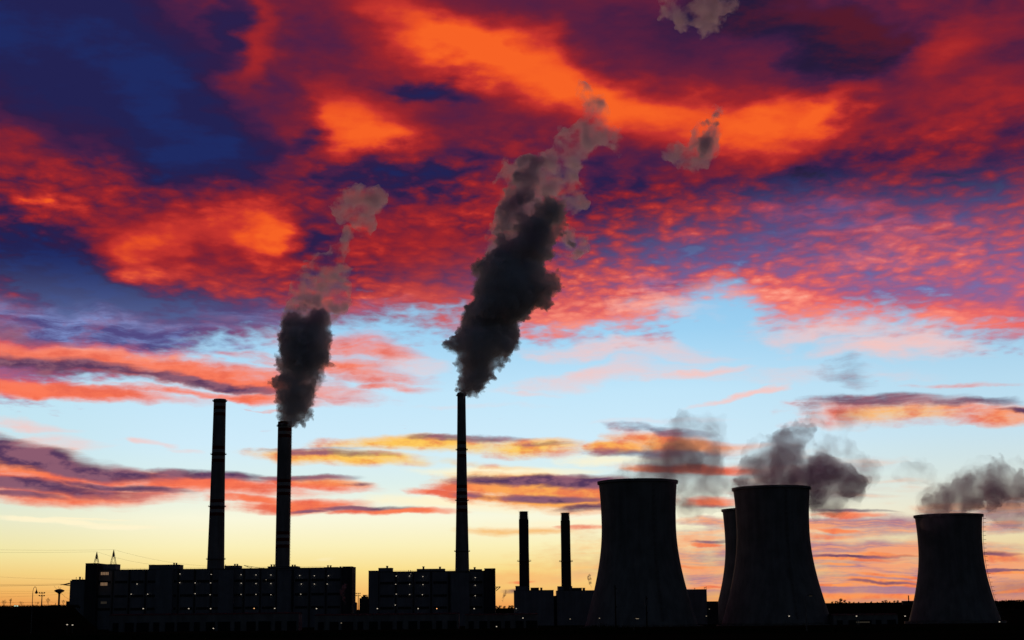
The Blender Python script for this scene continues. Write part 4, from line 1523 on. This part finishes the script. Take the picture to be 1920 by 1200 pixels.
def cloudlet(name, label, cat, Y, paths, mat, vox=1.6, disp=8.0, nsc=.07, seed=1.0, part='vapour', group=None, kids_=5, veil=None):
    c0 = at(paths[0][0][0], paths[0][0][1], Y)
    o = thing(name, c0, label, cat, group)
    sp = []
    for p_ in paths:
        sp += billow(p_, Y, rb_, o3=c0, kids_=kids_)
    hull(part, sp, vox, o, mat, disp=disp, nsc=nsc, seed=seed)
    if veil:      # a looser skirt of vapour round the thick part
        sp = []
        for p_ in paths:
            sp += billow([(x, y, r * 1.32) for x, y, r in p_], Y, rb_, o3=c0, kids_=5, wob=.5)
        hull('thin_veil', sp, vox * 1.3, o, veil, disp=disp * 1.2, nsc=nsc * .9, seed=seed + 100)
    return o, c0


G = 'drifting smoke wisps'
cloudlet('smoke_wisp', 'pale torn smoke wisp drifting above the shorter smoke column', 'smoke', 1710,
         [[(638, 392, 24), (660, 380, 30), (685, 368, 30), (715, 380, 22)], [(665, 395, 30), (678, 418, 26), (692, 425, 16)]], SM['thin'], seed=33., group=G)
o, c0 = cloudlet('smoke_wisp', 'pale smoke wisp with a dark streak right of the tallest smoke column', 'smoke', 1690,
                 [[(1262, 288, 26), (1292, 302, 30), (1312, 280, 34), (1328, 250, 28), (1342, 220, 20), (1352, 203, 13)], [(1250, 285, 14), (1240, 280, 8)]], SM['thin'], seed=37., group=G)
sp = billow([(1316, 288, 10), (1322, 262, 15), (1328, 240, 16), (1340, 224, 12), (1348, 210, 8)], 1690, rb_, o3=c0, kids_=6)
hull('dark_streak', sp, 1.1, o, SM['mid'], disp=4.0, nsc=.1, seed=41.)
cloudlet('smoke_wisp', 'pale smoke wisp at the top edge of the picture', 'smoke', 1690,
         [[(1345, -20, 32), (1338, 15, 32), (1328, 45, 26), (1322, 62, 14)], [(1330, 15, 32), (1290, 30, 28), (1285, 55, 16)], [(1265, -5, 24), (1245, 25, 16), (1238, 40, 8)]],
         SM['thin'], seed=45., group=G)

GS = 'steam drifting from the cooling towers'
cloudlet('steam_plume', 'faint pink steam over the nearest cooling tower, curling down on its right', 'steam', 1300,
         [[(1150, 905, 18), (1185, 898, 30), (1220, 880, 40), (1260, 862, 50), (1295, 845, 54), (1315, 830, 40), (1335, 812, 26)], [(1300, 910, 40), (1270, 925, 30)], [(1300, 870, 44), (1335, 895, 30), (1335, 925, 22), (1315, 940, 18), (1290, 945, 14)]],
         SM['steam_mid'], vox=1.6, seed=51., group=GS, veil=SM['steam_thin'])
cloudlet('steam_plume', 'thick purple steam rolling right over the middle cooling tower', 'steam', 1345,
         [[(1440, 915, 40), (1400, 905, 24), (1420, 880, 36), (1450, 865, 42), (1480, 842, 42), (1503, 818, 32), (1522, 795, 18)],
          [(1460, 910, 46), (1500, 885, 46), (1540, 895, 50), (1580, 905, 42), (1612, 912, 28)], [(1530, 925, 34), (1545, 945, 18)]],
         SM['steam'], vox=1.5, seed=55., group=GS, veil=SM['steam_thin'])
cloudlet('steam_plume', 'thin ragged steam trailing off right of the middle cooling tower', 'steam', 1350,
         [[(1540, 860, 34), (1580, 850, 34), (1600, 880, 36), (1640, 900, 26)], [(1690, 890, 20), (1720, 880, 24), (1750, 900, 20)], [(1560, 930, 30), (1530, 950, 24)],
          [(1580, 790, 22), (1600, 770, 26), (1630, 790, 18)]],
         SM['steam_thin'], vox=1.7, seed=59., group=GS)
cloudlet('steam_plume', 'steam wisp rising from the half hidden cooling tower', 'steam', 1640,
         [[(1405, 960, 26), (1395, 935, 28), (1385, 905, 16), (1400, 890, 16)], [(1370, 955, 10), (1372, 935, 8)]], SM['steam_thin'], vox=1.4, seed=63., group=GS, disp=5)
cloudlet('steam_plume', 'purple steam rolling right from the lone cooling tower', 'steam', 1420,
         [[(1765, 970, 30), (1745, 950, 22), (1770, 940, 34), (1800, 925, 38), (1830, 910, 40), (1860, 905, 40), (1885, 890, 30), (1880, 875, 20)], [(1850, 915, 40), (1900, 915, 30), (1935, 905, 34)]],
         SM['steam'], vox=1.5, seed=67., group=GS, veil=SM['steam_thin'])
cloudlet('steam_plume', 'thin steam fading off at the right edge of the picture', 'steam', 1445,
         [[(1860, 950, 26), (1890, 960, 36), (1920, 950, 36), (1950, 955, 30)]], SM['steam_thin'], vox=1.7, seed=71., group=GS)
GP = 'small steam puffs between the buildings'
cloudlet('steam_puff', 'small dark steam puff in the gap right of the shorter boiler house', 'steam', 1640,
         [[(942, 1131, 1.6), (943, 1122, 2.6), (946, 1115, 3.6), (947, 1108, 4.2), (950, 1112, 3)]], SM['puff'], vox=.45, disp=1.2, nsc=.5, seed=73., group=GP)
cloudlet('steam_puff', 'thin steam puff rising just left of the nearest cooling tower', 'steam', 1560,
         [[(1109, 1104, 1.6), (1107, 1094, 3.4), (1104, 1084, 4.6), (1106, 1077, 3.4)]], SM['puff'], vox=.45, disp=1.2, nsc=.5, seed=77., group=GP)
cloudlet('steam_puff', 'rosy steam puff before the right stair tower of the longer boiler house', 'steam', 1600,
         [[(648, 1132, 3), (645, 1120, 5), (641, 1108, 6), (648, 1096, 5)]], SM['puff'], vox=.5, disp=1.4, nsc=.4, seed=79., group=GP)
